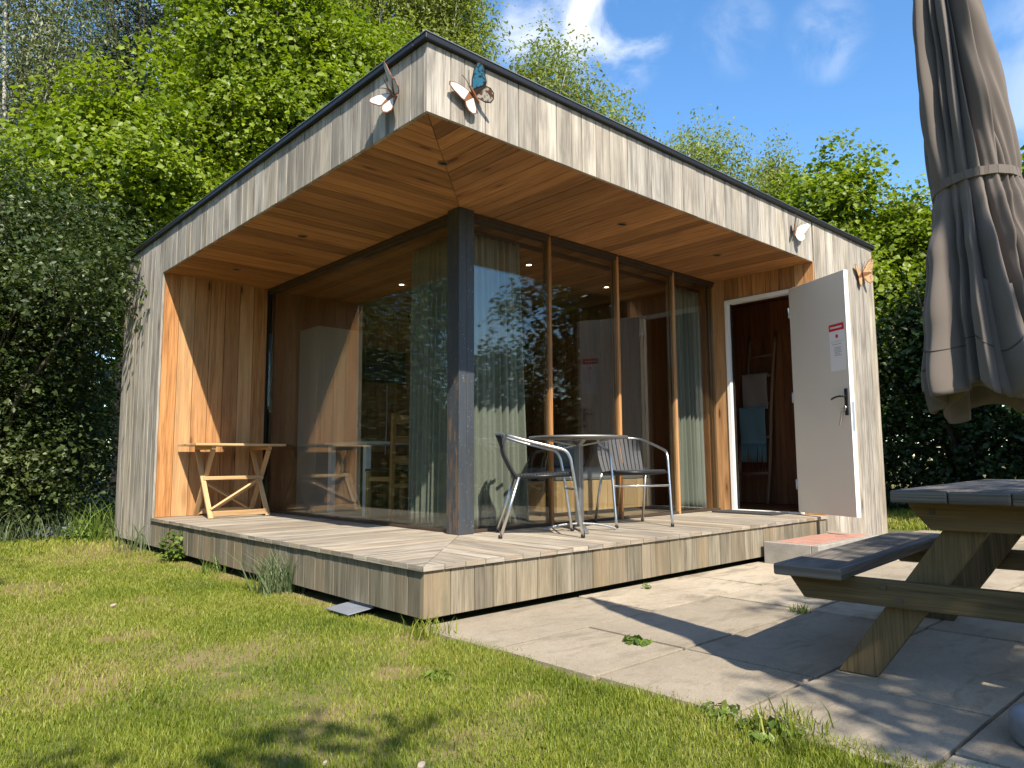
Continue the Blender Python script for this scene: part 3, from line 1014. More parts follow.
# ladder with blankets inside the door
t = thing('towel_ladder', 'rustic branch ladder leaning against the dark red-brown wall inside the open door', 'ladder')
m = MB(); m.tube(smooth_path([(5.84, 1.60, D), (5.90, 1.58, .9), (5.96, 1.50, 1.6), (6.02, 1.46, 2.30)]), .021, 8); m.build('rail', M_branch, t)
m = MB(); m.tube(smooth_path([(5.84, 1.22, D), (5.89, 1.19, .8), (5.96, 1.17, 1.6), (6.02, 1.12, 2.32)]), .021, 8); m.build('rail', M_branch, t)
for z in (.62, 1.05, 1.46, 1.80, 2.06):
    k = (z - D) / 2.05
    m = MB(); m.tube([(5.84 + .18 * k, 1.62 - .14 * k, z - .01), (5.84 + .18 * k, 1.19 - .07 * k, z + .01)], .016, 8); m.build('rung', M_branch, t)


def blanket(name, label, mat, x, y0, y1, ztop, zbot, fringe):
    m = MB()

    def fn(u, v):
        yy = y0 + (y1 - y0) * u
        return (x - .035 - .01 * math.sin(7 * u + 3 * v) - (.012 if v > .97 else 0), yy, ztop + (zbot - ztop) * v)
    m.grid(fn, 24, 20)
    m.box(x - .04, y0, ztop - .004, x + .02, y1, ztop + .006)
    if fringe:
        for i in range(17):
            yy = y0 + (y1 - y0) * (i + .5) / 17
            m.tube([(x - .036, yy, zbot), (x - .04, yy + random.uniform(-.012, .012), zbot - fringe)], .006, 5)
    o = m.build(name, mat, None, solid=.006)
    tag(o, label, 'blanket')


blanket('blanket', 'plain beige blanket hung over the upper rungs of the branch ladder', M_beige, 5.945, 1.20, 1.53, 1.83, 1.40, 0)
blanket('blanket', 'teal blanket with pale fringe hung on the middle rungs of the branch ladder', M_teal, 5.905, 1.22, 1.56, 1.42, .98, .22)

m = MB(); m.box(WI - .36, .36, D + .001, WI - .045, 1.02, D + .014)
tag(m.build('doormat', M_mat, None, .003), 'flat charcoal doormat on the deck at the open door', 'doormat')

# ================================================================= BRICK STEP
t = thing('brick_step', 'low concrete-edged step topped with red pavers below the open door', 'step', (0, 0, 0))
sx0, sx1, sy0, sy1 = 3.42, 4.62, -.50, -.035
m = MB(); m.box(sx0, sy0, G - .02, sx1, sy0 + .06, .115, 0); m.box(sx0, sy0 + .062, G - .02, sx0 + .06, sy1, .115, 1)
m.box(sx1 - .06, sy0 + .062, G - .02, sx1, sy1, .115, 1); m.box(sx0 + .062, sy0 + .062, G - .02, sx1 - .062, sy1, .06)
m.build('concrete_edging', plain_mat('weathered_concrete', (0.27, 0.25, 0.215), 0.9, 0, 0.4, 9, 0.5), t, .006)
m = MB()
for i in range(10):
    for j in range(2):
        a = sx0 + .064 + i * .107; b = sy0 + .064 + j * .17
        m.box(a, b, .061, a + .103, b + .166, .117 + random.uniform(-.002, .003))
m.build('red_pavers', plain_mat('red_clay_paver', (0.36, 0.185, 0.135), 0.9, 0, 0.3, 8, 0.4), t, .004)


# ================================================================= BUTTERFLY ORNAMENTS
def wing_outline(s, flip=1):
    pts = [(.004, .02), (.05, .085), (.10, .135), (.155, .165), (.178, .150), (.172, .105), (.150, .055), (.138, .015), (.118, -.005), (.140, -.035),
           (.142, -.075), (.120, -.112), (.085, -.125), (.05, -.10), (.02, -.045), (.004, -.02)]
    return [(x * s * flip, y * s) for x, y in pts]


def butterfly(label, loc, wall, roll, s, folds, mats, group='metal butterflies on the cabin'):
    """wall 'y': facade facing -Y; 'x': facade facing -X"""
    t = thing('butterfly_ornament', label, 'ornament', loc, 0, group)
    t.rotation_euler = (0, 0, 0 if wall == 'y' else -PI / 2)
    rollm = Matrix.Rotation(roll, 4, 'Y')
    for i, flip in enumerate((-1, 1)):
        m = MB()
        out = wing_outline(s, flip)
        m.prism([(p[0], p[1]) for p in out], -.0015, .0015, axis=1, mi=0)
        cx = sum(p[0] for p in out) / len(out); cy = sum(p[1] for p in out) / len(out)
        up = [p for p in out[:9]]; lo = [p for p in out[8:]]
        for part, mi in ((up, 1), (lo, 2)):
            ax = sum(p[0] for p in part) / len(part); ay = sum(p[1] for p in part) / len(part)
            inn = [(ax + (p[0] - ax) * .86, ay + (p[1] - ay) * .86) for p in part]
            m.prism(inn, -.0032, -.0018, axis=1, mi=mi)
            m.prism(inn, .0018, .0032, axis=1, mi=mi)
        w = m.build('wing', list(mats[i]), t)
        w.matrix_local = rollm @ Matrix.Translation((0, -.018, 0)) @ Matrix.Rotation(-flip * folds[i], 4, 'Z')
    m = MB()
    m.tube(smooth_path([(0, -.03, -.08 * s), (0, -.032, -.03 * s), (0, -.034, .04 * s), (0, -.034, .065 * s)]), [.004, .006, .007, .007, .008, .008, .008, .008, .008, .008, .008, .009, .008, .007, .007, .007, .007, .007, .004][:19], 8)
    b = m.build('body', M_rust, t); b.matrix_local = rollm
    m = MB()
    for f in (-1, 1):
        m.tube(smooth_path([(0, -.034, .06 * s), (f * .02 * s, -.05, .11 * s), (f * .045 * s, -.06, .15 * s)]), .0022, 5)
    b = m.build('antennae', M_brown, t); b.matrix_local = rollm
    m = MB(); m.box(-.006, -.03, -.006, .006, .002, .006); b = m.build('mount', M_rust, t)
    return t


white = (M_rust, M_wingwhite, M_wingwhite)
butterfly('rust-edged white butterfly ornament with one blue wing, on the front fascia by the roof corner', (.31, -.002, 2.935), 'y', R(-44), .80,
          (R(8), R(44)), (white, (M_brown, M_wingblue, M_wingpattern)))
butterfly('white butterfly ornament on the side fascia just left of the roof corner', (-.002, .30, 2.945), 'x', R(-42), .82, (R(26), R(33)), (white, white))
butterfly('small all-white butterfly ornament on the front fascia above the open door', (4.27, -.002, 2.955), 'y', R(22), .72, (R(26), R(46)),
          ((M_brown, M_brown, M_brown), (M_wingwhite, M_wingwhite, M_wingwhite)))  # left wing of this white butterfly coloured dark brown to stand for its shade
butterfly('tan and brown butterfly ornament high on the facade right of the door leaf', (5.80, -.002, 2.79), 'y', R(-20), .92, (R(4), R(40)),
          ((M_rust, M_wingtan, M_wingtan), (M_rust, M_wingtan, M_wingtan)))

# ================================================================= FOLDING TABLE
t = thing('folding_table', 'varnished wooden folding table with crossed legs against the left end wall of the deck', 'table', (0.075, 4.02, D))
m = MB()
for a, b in strips(0, .54, .09):
    m.box(.12, a + .0015, .705, 1.03, b - .0015, .727, 0)
m.build('tabletop', M_table, t, .003)
for x in (.30, .87):
    m = MB()
    m.box(x - .02, .03, .668, x + .02, .51, .7045, 1); m.build('support_rail', M_table, t, .002)
    m = MB(); m.beam((x - .018, -.005, .0), (x - .018, .44, .668), .022, .045, (1, 0, 0)); m.build('leg', M_table, t, .002)
    m = MB(); m.beam((x + .018, .53, .0), (x + .018, .10, .668), .022, .045, (1, 0, 0)); m.build('leg', M_table, t, .002)
m = MB(); m.beam((.28, .235, .385), (.89, .235, .385), .035, .035, (0, 0, 1)); m.build('centre_rail', M_table, t, .002)
m = MB(); m.beam((.305, .012, .045), (.87, .012, .045), .022, .05, (0, 0, 1)); m.build('stretcher', M_table, t, .002)
m = MB(); m.beam((.305, .515, .045), (.87, .515, .045), .022, .05, (0, 0, 1)); m.build('stretcher', M_table, t, .002)
m = MB(); m.beam((.29, .035, .075), (.84, .215, .36), .022, .042, (0, -.6, 1)); m.build('brace', M_table, t, .002)
m = MB(); m.beam((.84, .50, .075), (.29, .255, .36), .022, .042, (0, .6, 1)); m.build('brace', M_table, t, .002)

# ================================================================= BISTRO TABLE AND CHAIRS
t = thing('bistro_table', 'round aluminium bistro table on a four-armed foot, between the two bistro chairs', 'table', (1.975, .705, D), R(8))
m = MB(); m.lathe([(0, .707), (.37, .707), (.385, .709), (.390, .714), (.390, .722), (.386, .727), (.375, .728), (.30, .727), (0, .727)], 64)
m.build('tabletop', M_alu2, t)
m = MB(); m.box(-.026, -.026, .05, .026, .026, .675); m.build('column', M_alu2, t, .006)
for k in range(4):
    a = k * PI / 2 + PI / 4
    m = MB()
    p = smooth_path([(.02, 0, .052), (.12, 0, .046), (.22, 0, .028), (.285, 0, .008)], 4)
    for q0, q1 in zip(p, p[1:]):
        m.beam((q0.x, q0.y, q0.z), (q1.x + .002, q1.y, q1.z), .032, .015, (0, 0, 1))
    o = m.build('foot_arm', M_alu2, t, .003); o.rotation_euler = (0, 0, a)
    m = MB(); m.beam((.02, 0, .655), (.24, 0, .697), .03, .012, (0, 0, 1)); o = m.build('top_arm', M_alu, t, .002); o.rotation_euler = (0, 0, a)


def bistro_chair(label, loc, rz):
    """faces local +X"""
    t = thing('bistro_chair', label, 'chair', loc, rz, 'aluminium bistro chairs on the deck')
    tr = .0115
    # arms, front legs and back hoop in one bent tube
    half = [(.275, .255, 0), (.225, .262, .36), (.203, .266, .50), (.188, .268, .565), (.150, .270, .612), (.05, .268, .640), (-.12, .255, .682),
            (-.25, .205, .722), (-.305, .10, .735), (-.32, 0, .738)]
    path = half + [(x, -y, z) for x, y, z in half[-2::-1]]
    m = MB(); m.tube(smooth_path(path, 5), tr, 10); m.build('arm_frame', M_alu, t)
    for s in (-1, 1):
        m = MB(); m.tube([(-.305, s * .235, 0), (-.17, s * .215, .425)], tr, 10); m.build('rear_leg', M_alu, t)
    m = MB(); m.tube([(.232, -.258, .33), (.232, .258, .33)], .009, 8); m.build('front_rail', M_alu, t)
    # seat : frame and woven strips
    ring = [(.215, .235, .44), (.215, -.235, .44), (-.19, -.205, .42), (-.19, .205, .42)]
    m = MB(); m.tube([ring[0], ring[1], ring[2], ring[3]], .012, 8, closed=True); m.build('seat_frame', M_blackplastic, t)
    m = MB()
    for a, b in strips(-.185, .215, .024):
        w = .205 + (a + .19) * .07
        z = .428 + (a + .19) * .05
        m.box(a + .0015, -w, z - .022, b - .0015, w, z + .012, 1)
    m.build('seat', M_wicker, t, .003)
    m = MB()
    for i in range(11):
        y = -.20 + .04 * i
        xb = -.32 + .065 * (abs(y) / .205) ** 2
        p = smooth_path([(-.185, y * .93, .43), (-.225, y * .97, .50), (-.275, y, .62), (xb, y, .732)], 3)
        for q0, q1 in zip(p, p[1:]):
            m.beam(q0, q1, .031, .011, (1, 0, .3))
    m.build('backrest', M_wicker, t)
    for (x, y) in ((.275, .255), (.275, -.255), (-.305, .235), (-.305, -.235)):
        m = MB(); m.lathe([(.0, 0), (.015, 0), (.015, .022), (.0118, .024)], 10, (x, y, 0)); m.build('foot_cap', M_blackplastic, t)
    for ch in t.children:
        ch.scale.y = .94
    return t


bistro_chair('aluminium bistro chair with black woven seat turned sideways, in front of the green curtain', (1.525, .685, D), R(-38))
bistro_chair('aluminium bistro chair with black woven back facing out, nearer the open door', (2.66, .735, D), R(-120))

# ================================================================= PICNIC TABLE
t = thing('picnic_table', 'heavy timber picnic table with attached benches on the concrete slabs', 'picnic table', (.611, -2.091, G), R(5.1))
LT = 1.78
m = MB()
for a, b in strips(-.75, 0, .19):
    m.box(random.uniform(-.003, .003), a + .0015, .696, LT + random.uniform(-.004, .004), b - .0015, .741 + random.uniform(-.001, .001), 0)
m.build('tabletop', M_picnic_top, t, .007)
for y0, y1 in ((.193, .463), (-1.213, -.943)):
    m = MB(); m.box(.020, y0, .388, LT - .02, y1, .434, 0)
    m.build('seat', M_picnic_top, t, .009)
for fx, sgn in ((.208, 1), (LT - .208, -1)):
    # seat beam and table brace on the outer face, legs inside
    xa, xb = sorted((fx - sgn * .045, fx))
    m = MB(); m.prism([(.455, .386), (-1.205, .386), (-1.205, .372), (-1.15, .285), (.395, .285), (.455, .372)], xa, xb, axis=0, L=0); m.build('cross_beam', M_picnic, t, .004)
    m = MB(); m.prism([(-.02, .694), (-.73, .694), (-.73, .675), (-.66, .590), (-.09, .590), (-.02, .675)], xa, xb, axis=0, L=0); m.build('top_brace', M_picnic, t, .004)
    la, lb = sorted((fx + sgn * .002, fx + sgn * .047))
    for side in (1, -1):
        f = (lambda y: y) if side == 1 else (lambda y: -.75 - y)
        m = MB()
        m.prism([(f(.290), 0), (f(.141), 0), (f(-.345), .694), (f(-.196), .694)], la, lb, axis=0, L=1)
        m.build('leg', M_picnic, t, .004)
    xo = xa if sgn == 1 else xb
    for (y, z) in ((.085, .36), (.03, .315), (-.10, .655), (-.835, .36), (-.78, .315), (-.65, .655)):
        m = MB(); m.tube([(xo - sgn * .006, y, z), (xo + sgn * .002, y, z)], .0115, 10); m.build('bolt', M_bolt, t)
m = MB(); m.box(LT / 2 - .02, -.70, .655, LT / 2 + .02, -.05, .694, 1); m.build('batten', M_picnic, t, .003)
for s in (1, -1):
    m = MB(); m.beam((LT / 2 + s * .01, -.375, .66), (LT / 2 + s * .62, -.375, .345), .07, .04, (0, 1, 0)); m.build('diagonal_brace', M_picnic, t, .003)

# ================================================================= PARASOL AND ITS BASE
PB = Vector((.466, -2.603, G)); PA = Vector((.183, -2.460, 2.72))
par = thing('closed_parasol', 'closed taupe parasol tied with a fabric strap, hanging over the end of the picnic table', 'parasol', PB)
par.rotation_mode = 'QUATERNION'
par.rotation_quaternion = (PA - PB).to_track_quat('Z', 'Y')
LP = (PA - PB).length
pole_top = LP - .01
ARM = Vector((-.70, -4.50, 0))


def lerp_prof(prof, z):
    for (z0, r0), (z1, r1) in zip(prof, prof[1:]):
        if z0 <= z <= z1:
            k = (z - z0) / (z1 - z0); k = k * k * (3 - 2 * k)
            return r0 + (r1 - r0) * k
    return prof[-1][1] if z > prof[-1][0] else prof[0][1]


PROF = [(.98, .240), (1.10, .244), (1.30, .215), (1.50, .168), (1.64, .126), (1.705, .110), (1.76, .116), (1.95, .122), (2.2, .108), (2.45, .085), (2.65, .056), (2.77, .030)]
AMP = [(.98, .72), (1.3, .72), (1.55, .62), (1.66, .36), (1.705, .16), (1.76, .36), (1.95, .72), (2.4, .82), (2.77, .3)]
ZS = 1.705


_rs = random.Random(21)
GROOVES = []
_a = 0.0
while _a < 2 * PI - .15:
    GROOVES.append((_a, _rs.uniform(.55, 1.0), _rs.uniform(.07, .15), _rs.uniform(-.16, .16), _rs.uniform(0, 6.28), _rs.uniform(1.5, 3.5)))
    _a += _rs.choice((.22, .30, .44, .62))


def canopy(th, z, extra=0.0):
    r = lerp_prof(PROF, z); a = lerp_prof(AMP, z)
    g = 0.0
    tight = math.exp(-((z - ZS) / .30) ** 2)
    for (c, d, w, drift, ph, fr) in GROOVES:
        cc = c + drift * math.sin(fr * z + ph) + .25 * drift * (z - ZS)
        dt = (th - cc + PI) % (2 * PI) - PI
        ww = w * (.55 if dt < 0 else 2.1) * (1.25 - .45 * tight)
        g = max(g, d * math.exp(-(abs(dt) / ww) ** 1.1))
    lobe = .5 + .5 * math.sin(2 * th + 1.3 * z) * .5 + .25 * math.sin(3 * th + 2 - z)
    q = r * (1.06 - a * 1.15 * g + .12 * a * lobe)
    # small tension wrinkles running out of the strap
    q += .005 * tight * (.4 + .6 * math.sin(2 * th + 1)) * math.sin(29 * (th + .14 * math.sin(3 * th)) + 9 * z)
    q += .0035 * math.sin(9 * th + 19 * z + 2 * math.sin(3 * th)) * min(1, abs(z - ZS) / .2)
    return q + extra


def pt(th, r, z):
    return (r * math.cos(th), r * math.sin(th), z)


def hem(th):
    return 1.11 + .045 * math.sin(th * 1 + .4) + .030 * math.sin(4 * th + 1.2) + .016 * math.sin(9 * th)


m = MB()
m.grid(lambda u, v: pt(2 * PI * u, canopy(2 * PI * u, hem(2 * PI * u) + (2.77 - hem(2 * PI * u)) * v), hem(2 * PI * u) + (2.77 - hem(2 * PI * u)) * v), 420, 110, wrap=True)
cano = m.build('canopy', M_parasol, par, solid=.0015)
m = MB()


def valance(u, v):
    th = 2 * PI * u
    z = 1.035 + .04 * math.sin(th + 2.2) + .035 * math.sin(3 * th) + (.34) * v
    r = .185 * (1 - .25 * v) * (.86 + .12 * math.sin(5 * th + .9 * math.sin(2 * th)) + .05 * math.sin(11 * th))
    return pt(th, r, z)


m.grid(valance, 220, 12, wrap=True)
m.build('lower_folds', M_parasol, cano, solid=.003)
m = MB()
path = [pt(2 * PI * k / 60, canopy(2 * PI * k / 60, ZS) * 0.25 + .118 * .75, ZS + .022 * math.sin(2 * PI * k / 60 + 2.4)) for k in range(60)]
for i in range(60):
    a, b = Vector(path[i]), Vector(path[(i + 1) % 60])
    mid = (a + b) / 2
    m.beam(a, b, .026, .006, (mid.x, mid.y, 0))
m.build('strap', M_parasol, par)
m = MB()
pts_ = []
for k in range(320):
    th = 2 * PI * k / 320; z = hem(th) + .135
    pts_.append(pt(th, canopy(th, z) + .0022, z))
m.tube(pts_, .0018, 4, closed=True)
m.build('hem_stitching', plain_mat('dark_thread', (.06, .045, .035), .9), cano)
m = MB(); m.tube([(0, 0, 1.16), (0, 0, pole_top)], .019, 14); m.build('stick', M_branch, par)
iq = par.rotation_quaternion.inverted()
loc_ = lambda w: iq @ (Vector(w) - PB)
m = MB(); m.tube([loc_((ARM.x, ARM.y, G + .06)), loc_((ARM.x, ARM.y, 3.15))], .028, 14); m.build('mast', M_black, par)
m = MB(); m.tube([loc_((ARM.x, ARM.y, 3.1)), loc_((-.25, -3.48, 3.12)), loc_(PA + Vector((0, 0, .07)))], .022, 12); m.build('arm', M_black, par)
m = MB(); m.tube([loc_((ARM.x, ARM.y, G + .001)), loc_((ARM.x, ARM.y, G + .08))], .32, 32); m.build('foot', M_concrete_pot, par)
for k in range(8):
    th = 2 * PI * (k + .5) / 8
    m = MB(); m.tube([pt(th, .03, 2.70), pt(th, .055, 2.0), pt(th, .075, 1.6), pt(th, .11, 1.15 + .03 * math.sin(3 * k))], .007, 6); m.build('rib', M_branch, par)
m = MB(); m.lathe([(.0, 2.755), (.026, 2.755), (.03, 2.78), (.018, 2.80), (.012, 2.83), (0, 2.84)], 16); m.build('finial', M_branch, par)

pb = thing('stone_bowl', 'round dark grey stone bowl on the slabs at the bottom right corner', 'bowl', (.495, -2.615, G))
m = MB(); m.lathe([(.0, .0), (.150, .0), (.160, .015), (.162, .072), (.156, .086), (.140, .090), (.118, .086), (.105, .05), (.0, .04)], 56); m.build('bowl', M_concrete_pot, pb)
m = MB(); m.lathe([(.0, .060), (.06, .063), (.108, .058)], 40); m.build('sand', M_soil, pb)

# ================================================================= VEGETATION
rng = np.random.default_rng(11)


def leaf_mesh(name, pos, nrm, size, aspect, mat, droop=0.0, fold=0.25, parent=None, rnd=None, world_loc=None):
    """pos, nrm: (n,3); one folded kite per leaf (two triangles)"""
    n = len(pos)
    nrm = nrm / (np.linalg.norm(nrm, axis=1, keepdims=True) + 1e-9)
    ref = rng.normal(size=(n, 3))
    if droop:
        ref = ref * (1 - droop) + np.array([0, 0, -1.0]) * droop * 1.6
    t = ref - nrm * (ref * nrm).sum(1, keepdims=True)
    t /= (np.linalg.norm(t, axis=1, keepdims=True) + 1e-9)
    b = np.cross(nrm, t)
    s = (size * rng.uniform(0.42, 1.5, n))[:, None]
    v = np.empty((n, 4, 3))
    v[:, 0] = pos - t * s * .5
    v[:, 1] = pos + b * s * aspect * .5 + nrm * s * fold * aspect - t * s * .02
    v[:, 2] = pos + t * s * .5
    v[:, 3] = pos - b * s * aspect * .5 + nrm * s * fold * aspect - t * s * .02
    me = bpy.data.meshes.new(name)
    me.vertices.add(4 * n); me.loops.add(6 * n); me.polygons.add(2 * n)
    me.vertices.foreach_set('co', v.reshape(-1))
    base = np.arange(n)[:, None] * 4
    idx = (base + np.array([0, 1, 2, 0, 2, 3])[None, :]).reshape(-1)
    me.loops.foreach_set('vertex_index', idx.astype(np.int32))
    me.polygons.foreach_set('loop_start', np.arange(0, 6 * n, 3, dtype=np.int32))
    me.polygons.foreach_set('loop_total', np.full(2 * n, 3, dtype=np.int32))
    me.update(calc_edges=True)
    a = me.attributes.new('rnd', 'FLOAT', 'FACE')
    r = rng.uniform(0, 1, n) if rnd is None else rnd
    a.data.foreach_set('value', np.repeat(r, 2).astype(np.float32))
    me.materials.append(mat)
    o = bpy.data.objects.new(name, me)
    C.objects.link(o)
    if parent is not None:
        o.parent = parent
    return o


def crown_points(blobs, n_clump, per, spread, flat=0.6, shell=0.55):
    """leaf clumps spread through the outer part of several uneven lobes"""
    vol = np.array([b[3] * b[4] + b[4] * b[5] + b[3] * b[5] for b in blobs])
    pick = rng.choice(len(blobs), n_clump, p=vol / vol.sum())
    B = np.array(blobs)[pick]
    d = rng.normal(size=(n_clump, 3)); d /= np.linalg.norm(d, axis=1, keepdims=True)
    # uneven outline
    wob = 1 + .20 * np.sin(d[:, 0] * 5 + pick) + .16 * np.sin(d[:, 1] * 8 + 2 * pick) + .15 * np.sin(d[:, 2] * 7 + pick * 1.3) + .10 * rng.normal(size=n_clump)
    rad = (shell + (1 - shell) * rng.uniform(0, 1, n_clump) ** .6) * wob
    c = B[:, :3] + d * B[:, 3:6] * rad[:, None]
    cl_r = rng.uniform(0, 1, n_clump)
    off = np.clip(rng.normal(size=(n_clump, per, 3)), -1.5, 1.5) * spread
    off[..., 2] *= flat
    # clumps sag away from their centre like a spray of leaves on a twig
    off[..., 2] -= (off[..., 0] ** 2 + off[..., 1] ** 2) * .35 / max(spread, .05)
    pos = (c[:, None, :] + off).reshape(-1, 3)
    nr = (d[:, None, :] * .55 + np.array([0, 0, .75]) + rng.normal(size=(n_clump, per, 3)) * .55).reshape(-1, 3)
    rn = np.clip(np.repeat(cl_r, per) * .65 + rng.uniform(0, .35, n_clump * per), 0, 1)
    return pos, nr, rn, c


M_bark = wood_mat('tree_bark', (0.035, 0.026, 0.018), (0.085, 0.066, 0.048), (0.14, 0.115, 0.09), 0.95, 0.3, knots=0.2, bumps=0.8)


def birch_bark():
    m, nt, out = new_mat('birch_bark')
    co = objco(nt)
    f = maprange(nt, noise(nt, mapping(nt, co, (6, 6, 14)), 1.5, 5, .6), .55, .63)
    col = mix(nt, (0.42, 0.40, 0.36), (0.05, 0.045, 0.04), f)
    principled(nt, out, col, 0.8)
    return m


M_birch = birch_bark()
def lawn_mat():
    m = leaf_mat('lawn_blades', (0.085, 0.130, 0.012), (0.205, 0.245, 0.024), (0.32, 0.325, 0.060), 0.35, 0.55)
    r_ = [n for n in m.node_tree.nodes if n.type == 'VALTORGB'][0].color_ramp
    r_.elements[-1].position = .74
    e = r_.elements.new(.82); e.color = (.34, .27, .12, 1)
    return m


LEAF = {
    'maple': leaf_mat('maple_leaves', (0.085, 0.125, 0.010), (0.175, 0.235, 0.015), (0.27, 0.325, 0.028), 0.42),
    'privet': leaf_mat('dark_shrub_leaves', (0.018, 0.031, 0.008), (0.046, 0.068, 0.018), (0.125, 0.155, 0.048), 0.3, 0.42),
    'birch': leaf_mat('birch_leaves', (0.12, 0.145, 0.032), (0.215, 0.245, 0.062), (0.31, 0.335, 0.105), 0.45),
    'willow': leaf_mat('grey_willow_leaves', (0.10, 0.115, 0.055), (0.18, 0.195, 0.10), (0.27, 0.28, 0.16), 0.35),
    'conifer': leaf_mat('dark_pine_needles', (0.016, 0.030, 0.012), (0.028, 0.046, 0.017), (0.045, 0.066, 0.025), 0.1),
    'hedge': leaf_mat('dark_hedge_leaves', (0.014, 0.027, 0.006), (0.030, 0.053, 0.011), (0.062, 0.10, 0.022), 0.25, 0.42),
    'weed': leaf_mat('fresh_weed_leaves', (0.06, 0.10, 0.015), (0.12, 0.185, 0.028), (0.20, 0.27, 0.05), 0.35),
    'blue': leaf_mat('blue_green_grass', (0.075, 0.11, 0.045), (0.125, 0.165, 0.075), (0.19, 0.22, 0.11), 0.3),
    'lawn': lawn_mat(),
}


def tree(name, label, cat, loc, blobs, n_clump, per, spread, leaf, kind, trunk_r=.14, bark=None, group=None, droop=0.0, aspect=.7, flat=.6,
         shell=.55, lean=(0, 0), trunk_top=None, multi=1):
    """blobs are given relative to loc"""
    t = thing(name, label, cat, loc, 0, group)
    pos, nr, rn, c = crown_points(blobs, n_clump, per, spread, flat, shell)
    pos[:, 2] = np.maximum(pos[:, 2], .03)
    leaf_mesh('crown', pos, nr, leaf, aspect, LEAF[kind], droop=droop, parent=t, rnd=rn)
    m = MB()
    zt = max(b[2] + b[5] * .6 for b in blobs) if trunk_top is None else trunk_top
    zl = min(b[2] - b[5] for b in blobs)
    cx = sum(b[0] for b in blobs) / len(blobs); cy = sum(b[1] for b in blobs) / len(blobs)
    for k in range(multi):
        a = 6.28 * k / max(1, multi) + 1
        ox, oy = (math.cos(a) * .35, math.sin(a) * .35) if multi > 1 else (0, 0)
        hw = [(lean[0] * s + cx * s * .8 + ox * s * 3 + random.uniform(-.08, .08), lean[1] * s + cy * s * .8 + oy * s * 3 + random.uniform(-.08, .08), zt * s - (.15 if s == 0 else 0)) for s in (0, .2, .4, .6, .8, 1)]
        sp = smooth_path(hw, 4)
        m.tube(sp, [trunk_r * (1 - .85 * i / (len(sp) - 1)) for i in range(len(sp))], 8)
    k = max(1, len(c) // 46)
    for q in c[::k]:
        h = max(zl * .6, q[2] * random.uniform(.45, .8))
        s = min(1, h / zt)
        p0 = Vector((lean[0] * s + cx * s * .8, lean[1] * s + cy * s * .8, h))
        p1 = Vector(q)
        mid = p0.lerp(p1, .5) + Vector((random.uniform(-.1, .1), random.uniform(-.1, .1), .12 * (p1 - p0).length))
        r0 = trunk_r * .32
        m.tube(smooth_path([p0, mid, p1], 3), [r0, r0 * .85, r0 * .7, r0 * .5, r0 * .4, r0 * .3, r0 * .15], 5)
    m.build('trunk', bark or M_bark, t)
    return t


# --- left boundary: big dark shrubs
GZ = G - .018
tree('tall_shrub', 'tall dense dark green shrub overhanging the left end of the cabin', 'shrub', (-1.35, 7.75, GZ),
     [(0, 0, 1.3, 1.15, 1.2, 1.4), (-.2, .1, 3.0, 1.3, 1.4, 1.3), (.75, -.6, 3.0, .75, .75, .75), (.3, .3, 4.2, 1.2, 1.2, .8), (.80, -1.3, 3.1, .5, .6, .45), (1.08, -2.15, 3.0, .34, .45, .30), (.62, -.75, 1.1, .55, .55, 1.1), (.7, -.8, 2.2, .5, .5, .5)],
     1150, 50, .25, .060, 'privet', .05, multi=3, shell=.35, trunk_top=2.6)
tree('tall_shrub', 'dark leafy shrub at the far left edge of the lawn, its top catching the sun', 'shrub', (-3.2, 8.0, GZ),
     [(0, 0, 1.4, 1.4, 1.3, 1.5), (.1, 0, 3.3, 1.5, 1.5, 1.4), (-.4, .2, 4.5, 1.2, 1.2, .9)], 760, 46, .28, .064, 'privet', .05, multi=3, shell=.35, trunk_top=2.6)
tree('tall_shrub', 'broad dark shrub left of the lawn, mirrored in the side glass', 'shrub', (-5.6, 7.4, GZ),
     [(0, 0, 1.4, 1.5, 1.4, 1.5), (.1, 0, 3.5, 1.7, 1.5, 1.6), (-.3, .2, 5.0, 1.2, 1.2, 1.1)], 720, 42, .3, .08, 'privet', .06, multi=3, shell=.35, trunk_top=2.6)
tree('tall_shrub', 'mid green shrub behind the dark shrub at the left end of the cabin', 'shrub', (-.3, 10.2, GZ),
     [(0, 0, 1.6, 1.6, 1.4, 1.7), (0, 0, 3.8, 1.6, 1.5, 1.5), (.9, .2, 4.7, 1.0, 1.0, .8)], 900, 42, .28, .068, 'privet', .06, multi=3, shell=.4, trunk_top=2.8)
tree('tall_shrub', 'dark shrub filling the gap beside the left cabin wall, behind the tall shrub', 'shrub', (-.35, 8.3, GZ),
     [(0, 0, 1.2, .9, .9, 1.3), (.1, 0, 2.9, .85, .85, 1.0)], 420, 42, .24, .062, 'privet', .05, multi=2, shell=.3, trunk_top=2.2)
tree('leafy_tree', 'tree with yellow-green leaves left of the lawn behind the picture edge', 'tree', (-7.2, 4.2, GZ),
     [(0, 0, 3.8, 1.7, 1.7, 1.5), (.3, .2, 5.6, 1.4, 1.4, 1.2)], 300, 40, .34, .12, 'maple', .13)
